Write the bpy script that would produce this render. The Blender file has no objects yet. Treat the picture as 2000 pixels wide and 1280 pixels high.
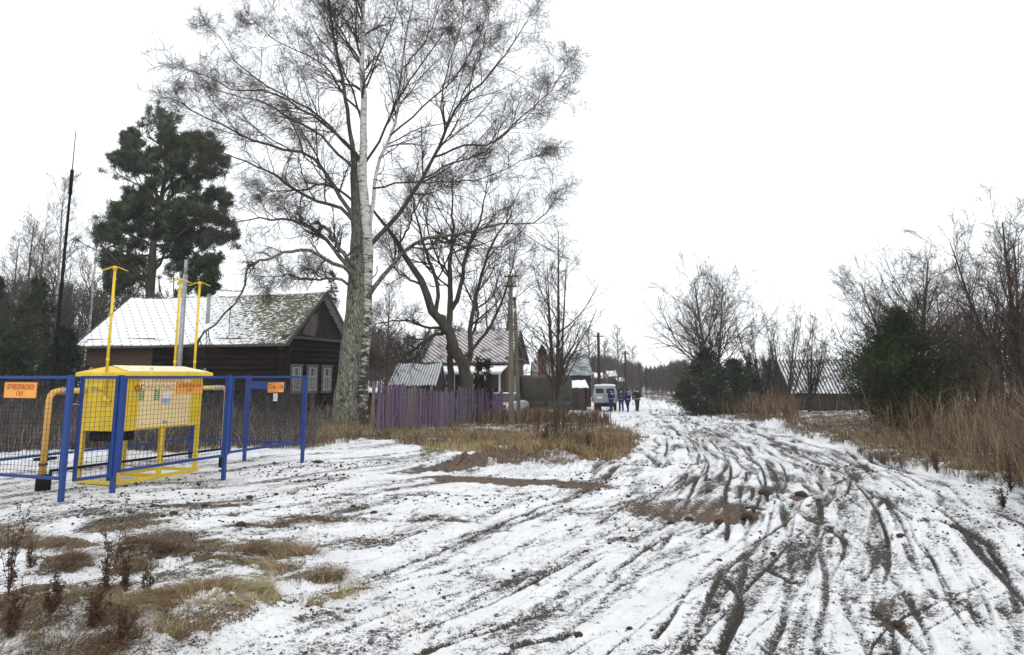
import bpy, math, random, zlib
import numpy as np
from mathutils import Vector
R = math.radians
rng = np.random.default_rng(7)
random.seed(7)
SC = bpy.context.scene
COL = SC.collection

# ---------------------------------------------------------------- camera
CH = 1.75                      # eye height
TH = math.atan(188.0/1333.0)   # pitch
F = 1333.0
sT, cT = math.sin(TH), math.cos(TH)

def ray(px, py):
    """slopes (x/y, z/y) of the view direction through a photo point"""
    xc = (px-1000.0)/F; yc = (547.0-py)/F
    d = cT - yc*sT
    return xc/d, (sT + yc*cT)/d

def W(px, py, Y):
    a, b = ray(px, py)
    return np.array([a*Y, Y, CH + b*Y])

def sstep(a, b, x):
    t = np.clip((x-a)/(b-a), 0, 1)
    return t*t*(3-2*t)

def base_z(X, Y):
    X = np.asarray(X, float); Y = np.asarray(Y, float)
    S = 0.12 + 0.88*sstep(-12, -1, X)
    d = np.interp(Y, [0, 11, 16, 54, 75, 120, 500], [0, 0, .09, 1.02, 1.3, 1.75, 2.2])
    d2 = np.interp(Y, [0, 50, 120, 500], [0, 0, 1.0, 1.6])
    z = -(S*d + (1-S)*d2)
    z = z + 0.05*np.sin(X*.55+1.3)*np.cos(Y*.41+.4)*sstep(4, 9, Y) + .03*np.sin(X*1.3+Y*.9)
    return z

def gz(x, y): return float(base_z(x, y))

def hit(px, py):
    a, b = ray(px, py)
    Ys = np.geomspace(2.0, 600, 5000)
    f = CH + b*Ys - base_z(a*Ys, Ys)
    i = int(np.argmax(f < 0)) if (f < 0).any() else len(Ys)-1
    return np.array([a*Ys[i], Ys[i]])

# ---------------------------------------------------------------- noise
def _lat(seed, n=256): return np.random.default_rng(seed).random((n, n))
_L = {}
def vnoise(x, y, seed=0):
    if seed not in _L: _L[seed] = _lat(seed)
    T = _L[seed]
    xi = np.floor(x).astype(int); yi = np.floor(y).astype(int)
    fx = x-xi; fy = y-yi
    fx = fx*fx*(3-2*fx); fy = fy*fy*(3-2*fy)
    x0 = xi & 255; x1 = (xi+1) & 255; y0 = yi & 255; y1 = (yi+1) & 255
    return (T[x0, y0]*(1-fx)+T[x1, y0]*fx)*(1-fy) + (T[x0, y1]*(1-fx)+T[x1, y1]*fx)*fy
def fbm(x, y, seed=0, o=4, g=.5):
    s = 0; a = 1; n = 0
    for k in range(o):
        s = s + a*vnoise(x*2**k+17.3*k, y*2**k+5.1*k, seed+k); n += a; a *= g
    return s/n
def inpoly(x, y, poly):
    r = np.zeros(np.shape(x), bool); n = len(poly)
    for i in range(n):
        x0, y0 = poly[i]; x1, y1 = poly[(i+1) % n]
        if y0 == y1: continue
        c = ((y0 > y) != (y1 > y)) & (x < (x1-x0)*(y-y0)/(y1-y0)+x0)
        r ^= c
    return r

# ---------------------------------------------------------------- object helpers
def mesh_np(name, V, Fq, smooth=False, attrs=None):
    me = bpy.data.meshes.new(name)
    V = np.asarray(V, np.float32).reshape(-1, 3); Fq = np.asarray(Fq, np.int32)
    n = Fq.shape[1]
    me.vertices.add(len(V)); me.vertices.foreach_set('co', V.ravel())
    me.loops.add(Fq.size); me.loops.foreach_set('vertex_index', Fq.ravel())
    me.polygons.add(len(Fq)); me.polygons.foreach_set('loop_start', np.arange(len(Fq), dtype=np.int32)*n)
    me.polygons.foreach_set('use_smooth', np.full(len(Fq), smooth))
    for k, v in (attrs or {}).items():
        v = np.asarray(v, np.float32)
        if v.ndim == 1:
            a = me.attributes.new(k, 'FLOAT', 'POINT'); a.data.foreach_set('value', v)
        else:
            a = me.attributes.new(k, 'FLOAT_COLOR', 'POINT'); a.data.foreach_set('color', v.ravel())
    me.update(calc_edges=True)
    return me

def link(name, me, mat, parent=None):
    o = bpy.data.objects.new(name, me); COL.objects.link(o)
    if mat is not None:
        for m in (mat if isinstance(mat, (list, tuple)) else [mat]): me.materials.append(m)
    if parent is not None: o.parent = parent
    return o

def tag(o, label=None, cat=None, group=None, kind=None):
    if label: o['label'] = label
    if cat: o['category'] = cat
    if group: o['group'] = group
    if kind: o['kind'] = kind
    return o

def thing(name, label, cat, loc=(0, 0, 0), rz=0, group=None):
    global rng
    rng = np.random.default_rng(zlib.crc32(label.encode()))
    o = bpy.data.objects.new(name, None); COL.objects.link(o)
    o.location = [float(v) for v in loc]; o.rotation_euler = (0, 0, rz); o.empty_display_size = .2
    return tag(o, label, cat, group)

def dup(o, loc=None, rz=None, label=None, parent=None, scale=None):
    c = o.copy(); COL.objects.link(c)
    if parent: c.parent = parent
    if loc is not None: c.location = [float(v) for v in loc]
    if rz is not None: c.rotation_euler = (0, 0, rz)
    if scale is not None: c.scale = (scale,)*3
    if label: c['label'] = label
    for ch in list(o.children): dup(ch, parent=c)
    return c

class MB:
    """collects shapes and links them as ONE mesh object"""
    def __init__(s, off=(0, 0, 0)):
        s.v = []; s.f = []; s.off = np.array(off, float); s.n = 0; s.mi = []; s.sm = []
    def add(s, V, Fs, mi=0, smooth=False):
        V = np.asarray(V, float).reshape(-1, 3)
        s.v.append(V); s.f += [tuple(int(i)+s.n for i in f) for f in Fs]; s.n += len(V)
        s.mi += [mi]*len(Fs); s.sm += [smooth]*len(Fs); return s
    def box(s, c, d, rz=0, mi=0, M=None):
        x, y, z = np.array(d)/2
        V = np.array([(i*x, j*y, k*z) for i in (-1, 1) for j in (-1, 1) for k in (-1, 1)])
        if M is not None: V = V @ np.array(M).T
        if rz:
            c_, s_ = math.cos(rz), math.sin(rz)
            V = np.stack([V[:, 0]*c_-V[:, 1]*s_, V[:, 0]*s_+V[:, 1]*c_, V[:, 2]], 1)
        V = V+np.array(c)
        return s.add(V, [(0, 1, 3, 2), (4, 6, 7, 5), (0, 4, 5, 1), (2, 3, 7, 6), (0, 2, 6, 4), (1, 5, 7, 3)], mi)
    def bar(s, a, b, w, h=None, mi=0):
        a = np.array(a, float); b = np.array(b, float); h = h or w
        t = (b-a)/np.linalg.norm(b-a)
        up = np.array([0, 0, 1.]) if abs(t[2]) < .95 else np.array([0, 1., 0])
        sd = np.cross(t, up); sd /= np.linalg.norm(sd); up = np.cross(sd, t)
        V = [p+sd*i*w/2+up*j*h/2 for p in (a, b) for i, j in ((-1, -1), (1, -1), (1, 1), (-1, 1))]
        return s.add(V, [(0, 1, 2, 3), (7, 6, 5, 4), (0, 4, 5, 1), (1, 5, 6, 2), (2, 6, 7, 3), (3, 7, 4, 0)], mi)
    def tube(s, pts, r, S=10, mi=0, cap=True, smooth=True):
        pts = np.array(pts, float); K = len(pts)
        r = np.broadcast_to(np.asarray(r, float), (K,))
        V, Fq = tubes(pts[None], r[None], S)
        s.add(V, Fq, mi, smooth)
        if cap:
            b = s.n-len(V)
            s.f.append(tuple(b+i for i in range(S))[::-1]); s.f.append(tuple(b+(K-1)*S+i for i in range(S)))
            s.mi += [mi, mi]; s.sm += [False, False]
        return s
    def cyl(s, a, b, r, r2=None, S=16, mi=0): return s.tube([a, b], [r, r if r2 is None else r2], S, mi)
    def ball(s, c, r, mi=0, S=10, sc=(1, 1, 1)):
        th = np.linspace(0, math.pi, 7)
        V = []; 
        for t in th:
            for k in range(S):
                a = 2*math.pi*k/S
                V.append((c[0]+sc[0]*r*math.sin(t)*math.cos(a), c[1]+sc[1]*r*math.sin(t)*math.sin(a), c[2]+sc[2]*r*math.cos(t)))
        Fs = [(i*S+k, (i+1)*S+k, (i+1)*S+(k+1) % S, i*S+(k+1) % S) for i in range(6) for k in range(S)]
        return s.add(V, Fs, mi, True)
    def loft(s, rings, mi=0, cap=True, smooth=False):
        n = len(rings[0]); V = np.concatenate([np.array(r, float) for r in rings])
        Fs = [(i*n+k, i*n+(k+1) % n, (i+1)*n+(k+1) % n, (i+1)*n+k) for i in range(len(rings)-1) for k in range(n)]
        if cap: Fs += [tuple(range(n))[::-1], tuple((len(rings)-1)*n+k for k in range(n))]
        return s.add(V, Fs, mi, smooth)
    def build(s, name, mat, parent=None, bevel=0):
        V = np.concatenate(s.v)-s.off
        me = bpy.data.meshes.new(name); me.from_pydata(V.tolist(), [], s.f)
        me.polygons.foreach_set('material_index', s.mi); me.polygons.foreach_set('use_smooth', s.sm); me.update()
        o = link(name, me, mat, parent)
        if bevel:
            m = o.modifiers.new('bevel', 'BEVEL'); m.width = bevel; m.segments = 2; m.limit_method = 'ANGLE'
        return o

def tubes(P, Rr, S=3):
    P = np.asarray(P, float); N, K, _ = P.shape
    T = np.gradient(P, axis=1); T /= np.linalg.norm(T, axis=2, keepdims=True)+1e-9
    ref = np.eye(3)[np.argmin(np.abs(T).max(1), axis=1)][:, None, :]
    A = np.cross(T, ref); A /= np.linalg.norm(A, axis=2, keepdims=True)+1e-9
    B = np.cross(T, A)
    an = np.arange(S)*2*math.pi/S
    V = P[:, :, None, :] + Rr[:, :, None, None]*(A[:, :, None, :]*np.cos(an)[:, None] + B[:, :, None, :]*np.sin(an)[:, None])
    idx = np.arange(N*K*S).reshape(N, K, S); nx = np.roll(idx, -1, 2)
    Fq = np.stack([idx[:, :-1], nx[:, :-1], nx[:, 1:], idx[:, 1:]], -1).reshape(-1, 4)
    return V.reshape(-1, 3), Fq

# ---------------------------------------------------------------- materials
class NT:
    def __init__(s, name):
        s.m = bpy.data.materials.new(name); s.m.use_nodes = True; s.t = s.m.node_tree
        s.b = s.t.nodes['Principled BSDF']; s.tc = None
    def n(s, k, **kw):
        o = s.t.nodes.new(k)
        for a, v in kw.items(): setattr(o, a, v)
        return o
    def put(s, node, key, v):
        i = node.inputs[key]
        if hasattr(v, 'is_linked') or isinstance(v, bpy.types.NodeSocket): s.t.links.new(v, i)
        else:
            if isinstance(v, tuple) and len(v) == 3 and len(getattr(i, 'default_value', (0,)*3)) == 4: v = (*v, 1)
            i.default_value = v
    def obj(s):
        if not s.tc: s.tc = s.n('ShaderNodeTexCoord')
        return s.tc.outputs['Object']
    def uv(s):
        if not s.tc: s.tc = s.n('ShaderNodeTexCoord')
        return s.tc.outputs['UV']
    def map(s, vec, scale=(1, 1, 1), rot=(0, 0, 0)):
        o = s.n('ShaderNodeMapping'); s.put(o, 'Vector', vec); o.inputs['Scale'].default_value = scale; o.inputs['Rotation'].default_value = rot
        return o.outputs[0]
    def noise(s, vec, scale=5, detail=4, rough=.6):
        o = s.n('ShaderNodeTexNoise'); s.put(o, 'Vector', vec); o.inputs['Scale'].default_value = scale
        o.inputs['Detail'].default_value = detail; o.inputs['Roughness'].default_value = rough
        return o.outputs[0]
    def wave(s, vec, scale, dist=0, dirn='X', kind='BANDS', prof='SIN'):
        o = s.n('ShaderNodeTexWave', wave_type=kind, wave_profile=prof); o.bands_direction = dirn
        s.put(o, 'Vector', vec); o.inputs['Scale'].default_value = scale; o.inputs['Distortion'].default_value = dist
        return o.outputs['Fac']
    def math(s, op, a, b=0.0, c=False):
        o = s.n('ShaderNodeMath', operation=op); o.use_clamp = c; s.put(o, 0, a); s.put(o, 1, b); return o.outputs[0]
    def ramp(s, fac, stops, interp='LINEAR'):
        o = s.n('ShaderNodeValToRGB'); s.put(o, 'Fac', fac); e = o.color_ramp.elements; o.color_ramp.interpolation = interp
        while len(e) < len(stops): e.new(.5)
        for q, (p, c) in zip(e, stops):
            q.position = p; q.color = (c, c, c, 1) if not isinstance(c, tuple) else (*c, 1)
        return o.outputs[0]
    def mix(s, fac, a, b):
        o = s.n('ShaderNodeMix', data_type='RGBA')
        s.put(o, 0, fac); s.put(o, 6, a); s.put(o, 7, b); return o.outputs[2]
    def mul(s, a, b):
        o = s.n('ShaderNodeMix', data_type='RGBA', blend_type='MULTIPLY')
        s.put(o, 0, 1.0); s.put(o, 6, a); s.put(o, 7, b); return o.outputs[2]
    def attr(s, name, col=False):
        o = s.n('ShaderNodeAttribute'); o.attribute_name = name
        return o.outputs['Color' if col else 'Fac']
    def sep(s, vec):
        o = s.n('ShaderNodeSeparateXYZ'); s.put(o, 0, vec); return o.outputs
    def bump(s, h, strength=.3, dist=.02):
        o = s.n('ShaderNodeBump'); s.put(o, 'Height', h); o.inputs['Strength'].default_value = strength
        o.inputs['Distance'].default_value = dist; s.t.links.new(o.outputs[0], s.b.inputs['Normal'])
    def done(s, col, rough=.8, metal=0, spec=None):
        s.put(s.b, 'Base Color', col); s.put(s.b, 'Roughness', rough); s.b.inputs['Metallic'].default_value = metal
        if spec is None and isinstance(rough, float) and rough >= .75: spec = .12
        if spec is not None: s.b.inputs['Specular IOR Level'].default_value = spec
        return s.m

def mat_var(name, c1, c2, scale=6, rough=.8, bump=0, stretch=(1, 1, 1), metal=0, snow=None):
    """two-tone mottled material"""
    t = NT(name); v = t.map(t.obj(), stretch)
    n = t.noise(v, scale, 5, .65)
    col = t.ramp(n, [(.32, c1), (.68, c2)])
    if snow:
        g = t.n('ShaderNodeNewGeometry'); z = t.sep(g.outputs['True Normal'])[2]
        k = t.math('MULTIPLY', t.math('GREATER_THAN', z, snow), t.math('GREATER_THAN', t.noise(t.obj(), 3, 5), .42))
        col = t.mix(k, col, (.78, .79, .8))
    if bump: t.bump(n, bump)
    return t.done(col, rough, metal)

M = {}
M['yellow'] = mat_var('yellow_paint', (.56, .36, .010), (.68, .46, .016), 3, .38)
def paint(name, c, rough=.45):
    t = NT(name); v = t.obj()
    a = t.noise(v, 3, 4, .6); st = t.noise(t.map(v, (14, 14, 1.2)), 1.5, 4, .7); ch = t.noise(v, 26, 4, .75)
    col = t.ramp(a, [(.3, tuple(q*.82 for q in c)), (.7, tuple(q*1.08 for q in c))])
    col = t.mix(t.ramp(st, [(.5, 0.0), (.78, .55)]), col, tuple(q*.45+.035 for q in c))     # run-off grime
    col = t.mix(t.ramp(ch, [(.70, 0.0), (.73, .9)]), col, (.10, .05, .03))                   # chips
    t.bump(ch, .08); return t.done(col, rough)
M['yellow'] = paint('yellow_paint', (.73, .51, .018))
M['thinsnow'] = mat_var('thin_snow_on_yellow', (.66, .58, .28), (.82, .80, .68), 7, .8)
M['cream'] = mat_var('cream_panel', (.74, .56, .27), (.8, .63, .33), 2.5, .45)
M['blue'] = mat_var('blue_paint', (.005, .036, .165), (.009, .05, .215), 5, .35)
M['blue'] = paint('blue_paint', (.004, .038, .20), .5)
M['orange'] = mat_var('orange_sign', (.78, .32, .045), (.84, .37, .07), 5, .5)
M['red'] = mat_var('red_lettering', (.26, .012, .01), (.34, .018, .012), 8, .5)
M['greyink'] = mat_var('faded_lettering', (.42, .29, .22), (.5, .36, .28), 30, .6)
M['green'] = mat_var('green_sticker', (.04, .3, .12), (.06, .36, .15), 12, .5)
M['white'] = mat_var('white_paint', (.68, .68, .68), (.78, .78, .77), 6, .5)
M['skyblue'] = mat_var('blue_sticker', (.28, .38, .56), (.34, .45, .62), 9, .5)
M['black'] = mat_var('black_metal', (.005, .005, .006), (.013, .013, .014), 9, .8)
M['rubber'] = mat_var('rubber', (.015, .015, .015), (.03, .03, .03), 9, .8)
M['wire'] = mat_var('dark_wire', (.022, .025, .035), (.04, .043, .05), 9, .8)
M['pipe'] = mat_var('ochre_pipe', (.62, .33, .07), (.72, .43, .12), 5, .5)
M['pipe_pale'] = mat_var('pale_yellow_pipe', (.62, .47, .16), (.72, .58, .24), 5, .5)
M['galv'] = mat_var('galvanised_steel', (.26, .27, .28), (.38, .39, .4), 9, .5, metal=.3)
M['concrete'] = mat_var('old_concrete', (.10, .09, .07), (.19, .172, .138), 5, .9, .3, (1, 1, .35))
M['rust'] = mat_var('rusty_iron', (.05, .035, .025), (.1, .06, .04), 9, .8)
M['log'] = mat_var('dark_logs', (.004, .003, .003), (.026, .018, .013), 2.6, .85, .4, (.3, .3, 5))
M['logend'] = mat_var('log_ends', (.05, .04, .03), (.10, .08, .06), 9, .85)
M['brownwall'] = mat_var('brown_board_wall', (.062, .040, .030), (.105, .070, .053), 5, .85, .2, (1, 1, 4))
M['board'] = mat_var('weathered_boards', (.022, .018, .015), (.06, .05, .04), 3, .85, .3, (6, 6, .35))
M['pinkboard'] = mat_var('faded_pink_boards', (.10, .075, .072), (.2, .15, .15), 4, .85, .2)
M['fascia'] = mat_var('grey_fascia', (.07, .062, .052), (.13, .115, .095), 6, .85)
M['frame'] = mat_var('greyed_window_frame', (.32, .34, .36), (.48, .5, .52), 8, .7)
M['frame_old'] = mat_var('weathered_window_trim', (.10, .095, .09), (.19, .18, .17), 7, .8)
M['glass'] = mat_var('window_glass', (.05, .06, .065), (.16, .18, .19), 1.5, .12)
M['darkglass'] = mat_var('dark_glass', (.008, .009, .01), (.03, .032, .035), 2, .1)
M['curtain'] = mat_var('lace_curtain', (.24, .25, .26), (.36, .37, .38), 14, .8)
M['snow'] = mat_var('fresh_snow', (.74, .75, .77), (.84, .85, .86), 3, .9, .3)
M['redbrick'] = mat_var('red_brick', (.075, .04, .034), (.13, .075, .06), 14, .85)
M['purple'] = mat_var('faded_purple_paint', (.075, .045, .10), (.145, .105, .175), 3, .85, .2, (5, 5, .6))
M['purple_b'] = mat_var('washed_out_purple_paint', (.10, .075, .115), (.19, .15, .20), 3, .85, .2, (5, 5, .6))
M['purple_c'] = mat_var('deep_purple_paint', (.045, .022, .075), (.08, .045, .12), 3, .85, .2, (5, 5, .6))
M['purpledark'] = mat_var('bare_grey_pickets', (.11, .09, .085), (.19, .16, .15), 3, .85, .2, (5, 5, .6))
M['stake'] = mat_var('dry_yellow_stake', (.25, .19, .07), (.36, .28, .12), 9, .85)
M['tarp'] = mat_var('olive_tarpaulin', (.035, .036, .026), (.062, .056, .045), 1.6, .75, .3)
M['truck'] = mat_var('dark_truck_paint', (.02, .022, .022), (.045, .045, .042), 5, .6)
M['vanwhite'] = mat_var('dirty_grey_van_paint', (.22, .25, .28), (.32, .35, .375), 2.2, .5)
M['vanroof'] = mat_var('white_van_roof', (.62, .63, .64), (.74, .75, .76), 4, .5)
M['silver'] = mat_var('silver_car_paint', (.3, .31, .33), (.4, .41, .43), 4, .35, metal=.3)
M['lampred'] = mat_var('red_lens', (.3, .02, .02), (.4, .03, .03), 9, .3)
M['skin'] = mat_var('skin', (.45, .27, .2), (.52, .33, .25), 20, .6)
M['jblue'] = mat_var('blue_workwear', (.006, .016, .08), (.010, .024, .115), 9, .85)
M['jteal'] = mat_var('teal_blue_workwear', (.010, .030, .08), (.016, .045, .11), 9, .85)
M['jdark'] = mat_var('dark_coat', (.012, .012, .014), (.03, .03, .03), 9, .9)
M['reflect'] = mat_var('reflective_tape', (.5, .52, .55), (.62, .64, .66), 20, .4)
M['boots'] = mat_var('black_boots', (.01, .01, .01), (.03, .028, .025), 12, .7)
M['hair'] = mat_var('dark_hair', (.02, .014, .01), (.04, .03, .02), 30, .9)
M['bark'] = mat_var('dark_bark', (.04, .033, .027), (.10, .085, .07), 6, .95, .8, (1, 1, .3))
M['mossbark'] = mat_var('mossy_grey_bark', (.028, .027, .019), (.19, .19, .15), 7, .95, 1.0, (1, 1, .3))
M['twig'] = mat_var('twigs', (.035, .028, .024), (.085, .068, .058), 2, .9)
M['twig_grey'] = mat_var('grey_twigs', (.07, .058, .052), (.13, .11, .1), 1, .9)
M['twig_red'] = mat_var('reddish_twigs', (.065, .048, .038), (.14, .10, .075), 1, .9)
M['limb'] = mat_var('branch_bark', (.04, .034, .029), (.10, .09, .08), 3, .9, .4)
M['clod'] = mat_var('earth_clods', (.030, .022, .017), (.075, .055, .042), 9, .95, .6)
M['stem'] = mat_var('dead_weed_stems', (.035, .023, .017), (.075, .05, .038), 5, .9)
M['claysoil'] = mat_var('clay', (.12, .065, .04), (.2, .12, .08), 9, .95, .6)

def birch_bark():
    t = NT('birch_bark'); v = t.obj()
    n1 = t.noise(t.map(v, (1, 1, 3.2)), 2.6, 6, .75)
    n2 = t.noise(t.map(v, (3, 3, 26)), 1.6, 3, .6)
    z = t.sep(v)[2]
    low = t.math('MULTIPLY', t.math('SUBTRACT', 1.0, t.math('DIVIDE', z, 9.0), True), .17)   # rough black bark low on the stem
    k = t.math('ADD', t.math('ADD', n1, t.math('MULTIPLY', n2, .30)), low)
    col = t.ramp(k, [(.63, (.52, .51, .48)), (.71, (.33, .32, .29)), (.77, (.045, .04, .035))])
    t.bump(k, .6); return t.done(col, .8)
M['birch'] = birch_bark()
def moss_bark():
    t = NT('mossy_grey_bark'); v = t.map(t.obj(), (1, 1, .42))
    a = t.noise(v, 5, 7, .8); b = t.noise(v, 17, 5, .8); z = t.sep(t.obj())[2]
    lich = t.ramp(b, [(.50, 0.0), (.56, .9)])
    col = t.ramp(a, [(.38, (.018, .017, .013)), (.5, (.095, .095, .068)), (.62, (.19, .19, .145))])
    col = t.mix(lich, col, (.34, .34, .30))
    up = t.ramp(t.math('DIVIDE', z, 14.0), [(.42, 0.0), (.75, .75)])     # bark gets darker and smoother in the upper limbs
    col = t.mix(up, col, (.045, .04, .034))
    t.bump(t.math('ADD', a, b), 1.0, .06); return t.done(col, .95)
M['mossbark'] = moss_bark()

def tint_mat(name, stops, rough=.9, trans=0):
    t = NT(name); col = t.ramp(t.attr('tint'), stops)
    return t.done(col, rough, 0, .2)
M['straw'] = tint_mat('dry_grass_blades', [(0, (.13, .08, .032)), (.35, (.27, .19, .10)), (.75, (.46, .37, .22)), (1, (.17, .18, .08))])
M['browngrass'] = tint_mat('brown_grass_blades', [(0, (.07, .04, .025)), (.45, (.16, .105, .066)), (.85, (.34, .255, .16)), (1, (.14, .14, .07))])
M['weeds'] = tint_mat('withered_weeds', [(0, (.055, .033, .024)), (.5, (.13, .078, .05)), (1, (.23, .15, .095))])
M['greyweeds'] = tint_mat('grey_withered_weeds', [(0, (.03, .024, .024)), (.55, (.10, .08, .075)), (1, (.34, .30, .25))])
M['needles'] = tint_mat('spruce_needles', [(0, (.011, .017, .012)), (.6, (.028, .042, .024)), (1, (.055, .07, .038))])
M['juniper'] = tint_mat('juniper_needles', [(0, (.014, .024, .010)), (.55, (.034, .052, .02)), (1, (.088, .11, .045))])
M['pine'] = tint_mat('pine_needles', [(0, (.018, .028, .020)), (.5, (.05, .070, .042)), (1, (.11, .135, .08))])

def ground_mat():
    t = NT('snowy_ground')
    v = t.obj(); cov = t.attr('snow'); und = t.attr('under', True)
    n1 = t.noise(v, 22, 5, .8); n2 = t.noise(v, 70, 4, .8)
    nn = t.math('ADD', t.math('MULTIPLY', n1, .42), t.math('MULTIPLY', n2, .58))
    k = t.math('ADD', cov, t.math('MULTIPLY', t.math('SUBTRACT', nn, .5), 3.7))
    k = t.ramp(k, [(.38, 0.0), (.53, 1.0)])
    dn = t.noise(v, 30, 6, .78)
    dirt = t.mul(und, t.ramp(dn, [(.34, (.32, .32, .32)), (.5, (.9, .9, .9)), (.66, (1.9, 1.85, 1.75))]))
    sn = t.noise(v, 2.3, 4, .6)
    snow = t.ramp(sn, [(.3, (.74, .745, .76)), (.7, (.86, .865, .87))])
    col = t.mix(k, dirt, snow)
    t.bump(t.math('ADD', t.math('MULTIPLY', k, .5), nn), .75, .03)
    return t.done(col, .85, 0, .25)
M['ground'] = ground_mat()
M['brush_red'] = tint_mat('reddish_brush', [(0, (.04, .027, .019)), (.45, (.13, .085, .056)), (1, (.34, .25, .165))])
M['brush_grey'] = tint_mat('greyish_brush', [(0, (.02, .017, .017)), (.55, (.07, .058, .052)), (1, (.24, .21, .18))])
M['brush_dark'] = tint_mat('dark_brush', [(0, (.02, .014, .011)), (.6, (.06, .042, .03)), (1, (.15, .10, .07))])
# ================================================================= GROUND
def hits(pts): return [tuple(hit(*p)) for p in pts]
LEFTP = hits([(-900, 890), (-300, 885), (0, 884), (200, 880), (440, 878), (600, 877), (700, 857), (790, 862), (850, 880),
              (960, 888), (1040, 905), (1110, 918), (1195, 905), (1238, 885), (1240, 862), (1215, 842), (1200, 824), (1150, 818)])
LEFTP += [(5.0-2.2, 36.), (2.6, 44.), (2.5, 50), (-2, 56), (-2, 300), (-400, 300), (-400, LEFTP[0][1])]
RIGHTP = hits([(1372, 812), (1450, 820), (1510, 832), (1545, 846), (1640, 864), (1700, 890), (1800, 912), (1900, 938),
               (2000, 975), (2200, 1060), (2700, 1270)])
RIGHTP = [(22, 300), (19, 90), (17, 56)] + RIGHTP + [(60, 3), (400, 3), (400, 300)]
FORE = [hits(p) for p in (
    [(-300, 1290), (-300, 1160), (0, 1160), (60, 1148), (140, 1150), (190, 1180), (240, 1185), (262, 1240), (275, 1300)],
    [(300, 1255), (330, 1205), (380, 1165), (450, 1150), (520, 1158), (555, 1180), (520, 1205), (430, 1240), (350, 1270)],
    [(215, 1085), (230, 1055), (300, 1060), (370, 1062), (430, 1072), (440, 1085), (380, 1092), (300, 1112), (230, 1120)],
    [(-80, 1060), (-60, 1032), (60, 1036), (150, 1050), (170, 1064), (90, 1074), (0, 1070)],
    [(590, 1190), (620, 1165), (670, 1145), (690, 1150), (650, 1175), (600, 1195)],
    [(240, 1195), (280, 1170), (350, 1150), (390, 1155), (330, 1185), (270, 1215)],
    [(40, 1300), (120, 1275), (200, 1285), (250, 1320)],
    [(440, 1078), (470, 1062), (560, 1068), (600, 1085), (520, 1092)], [(130, 1125), (60, 1115), (40, 1095), (90, 1090), (160, 1110)], [(560, 1150), (600, 1120), (650, 1110), (640, 1130)],
    [(440, 1110), (520, 1085), (560, 1100), (500, 1130)])]

NB = 470
invY = np.linspace(1/2.9, 1/62, NB)
Ys = np.concatenate([np.linspace(1.0, 2.8, 10), 1/invY, np.geomspace(63, 500, 46)])
us = np.concatenate([np.linspace(-2.4, -.84, 50)[:-1], np.linspace(-.84, .84, 1100), np.linspace(.84, 2.4, 50)[1:]])
GU, GY = np.meshgrid(us, Ys)
GX = GU*GY
GZ = base_z(GX, GY)

# centre line and direction field of the track
cl = np.array([hit(*p) for p in [(1330, 1278), (1420, 1150), (1500, 1040), (1540, 960), (1520, 905), (1440, 862), (1350, 828), (1280, 803), (1268, 790)]])
cl = np.vstack([[cl[0][0]*.75-.2, 2.0], cl, [11.0+2, 75], [24.0, 120], [54, 260], [110, 500]])
cx = np.interp(GY, cl[:, 1], cl[:, 0])
t_ac = GX-cx                                   # across-track coordinate
halfw = np.interp(GY, [3, 8, 12, 20, 30, 50, 90, 200], [3.6, 4.2, 4.6, 4.6, 4.2, 3.4, 3.0, 3.2])
track = 1-sstep(.75, 1.15, np.abs(t_ac)/halfw)
def mask(poly, soft=.5):
    wx = (fbm(GX*.9, GY*.9, 3)-.5)*1.6; wy = (fbm(GX*.9, GY*.9, 9)-.5)*1.6
    s = np.clip(GY/16, .25, 1.0)
    return inpoly(GX+wx*s, GY+wy*s, poly).astype(float)
vl = mask(LEFTP); vr = mask(RIGHTP)
vf = np.zeros_like(GX)
for p in FORE: vf = np.maximum(vf, mask(p))
veg = np.maximum(np.maximum(vl, vr), vf)

# ---- snow cover (1 = snow) and relief
n_a = fbm(GX*.8, GY*.8, 20, 5); n_b = fbm(GX*2.6, GY*2.6, 30, 5, .6); n_c = fbm(GX*9, GY*9, 40, 4, .65)
# noise stretched along the track
sx = t_ac; 
n_s = fbm(sx*3.4, GY*.42, 50, 4, .6); n_s2 = fbm(sx*8.5, GY*1.1, 60, 4, .6)
# streaks running towards the lower left corner (vehicles turning in by the cabinet)
q1 = GX*.62+GY*.78; q2 = -GX*.78+GY*.62
n_q = fbm(q1*.55, q2*3.2, 70, 4, .6)
def ridge(x, y, seed, w): return np.clip(1-np.abs(2*fbm(x, y, seed, 3, .5)-1)/w, 0, 1)
near = sstep(16, 5, GY)
lines = np.maximum(ridge(sx*.9, GY*.16+3, 130, .05), ridge(sx*1.7+GY*.10, GY*.25, 140, .07)*.8)
lines = np.maximum(lines, ridge(sx*2.6-GY*.15, GY*.5, 150, .10)*.6)
lines *= sstep(.42, .55, fbm(GX*.7, GY*.35, 160, 3))
n_d = fbm(GX*24, GY*24, 45, 3, .7)
snow = .725 + (n_b-.5)*.26 + (n_c-.5)*.46 + (n_d-.5)*.50*near + (n_a-.5)*.20
roadm = track*sstep(-7, 2, GX+GY*.15)
snow -= roadm*np.clip((n_s-.53)*.7, -.1, .10) + roadm*np.clip((n_s2-.50)*1.2, -.1, .20) + lines*roadm*.14
leftm = (1-roadm)*(1-veg)
snow -= leftm*(np.clip((n_q-.50)*1.5, -.1, .32)+.35*ridge(q1*.35, q2*1.1, 170, .06)*sstep(.45, .6, n_a))
relief = (n_b-.5)*.025 + (n_c-.5)*.035 + roadm*((n_s-.5)*-.02+(n_s2-.5)*-.03-lines*.025)
relief = relief*np.clip(GY/8, .55, 1)

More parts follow.
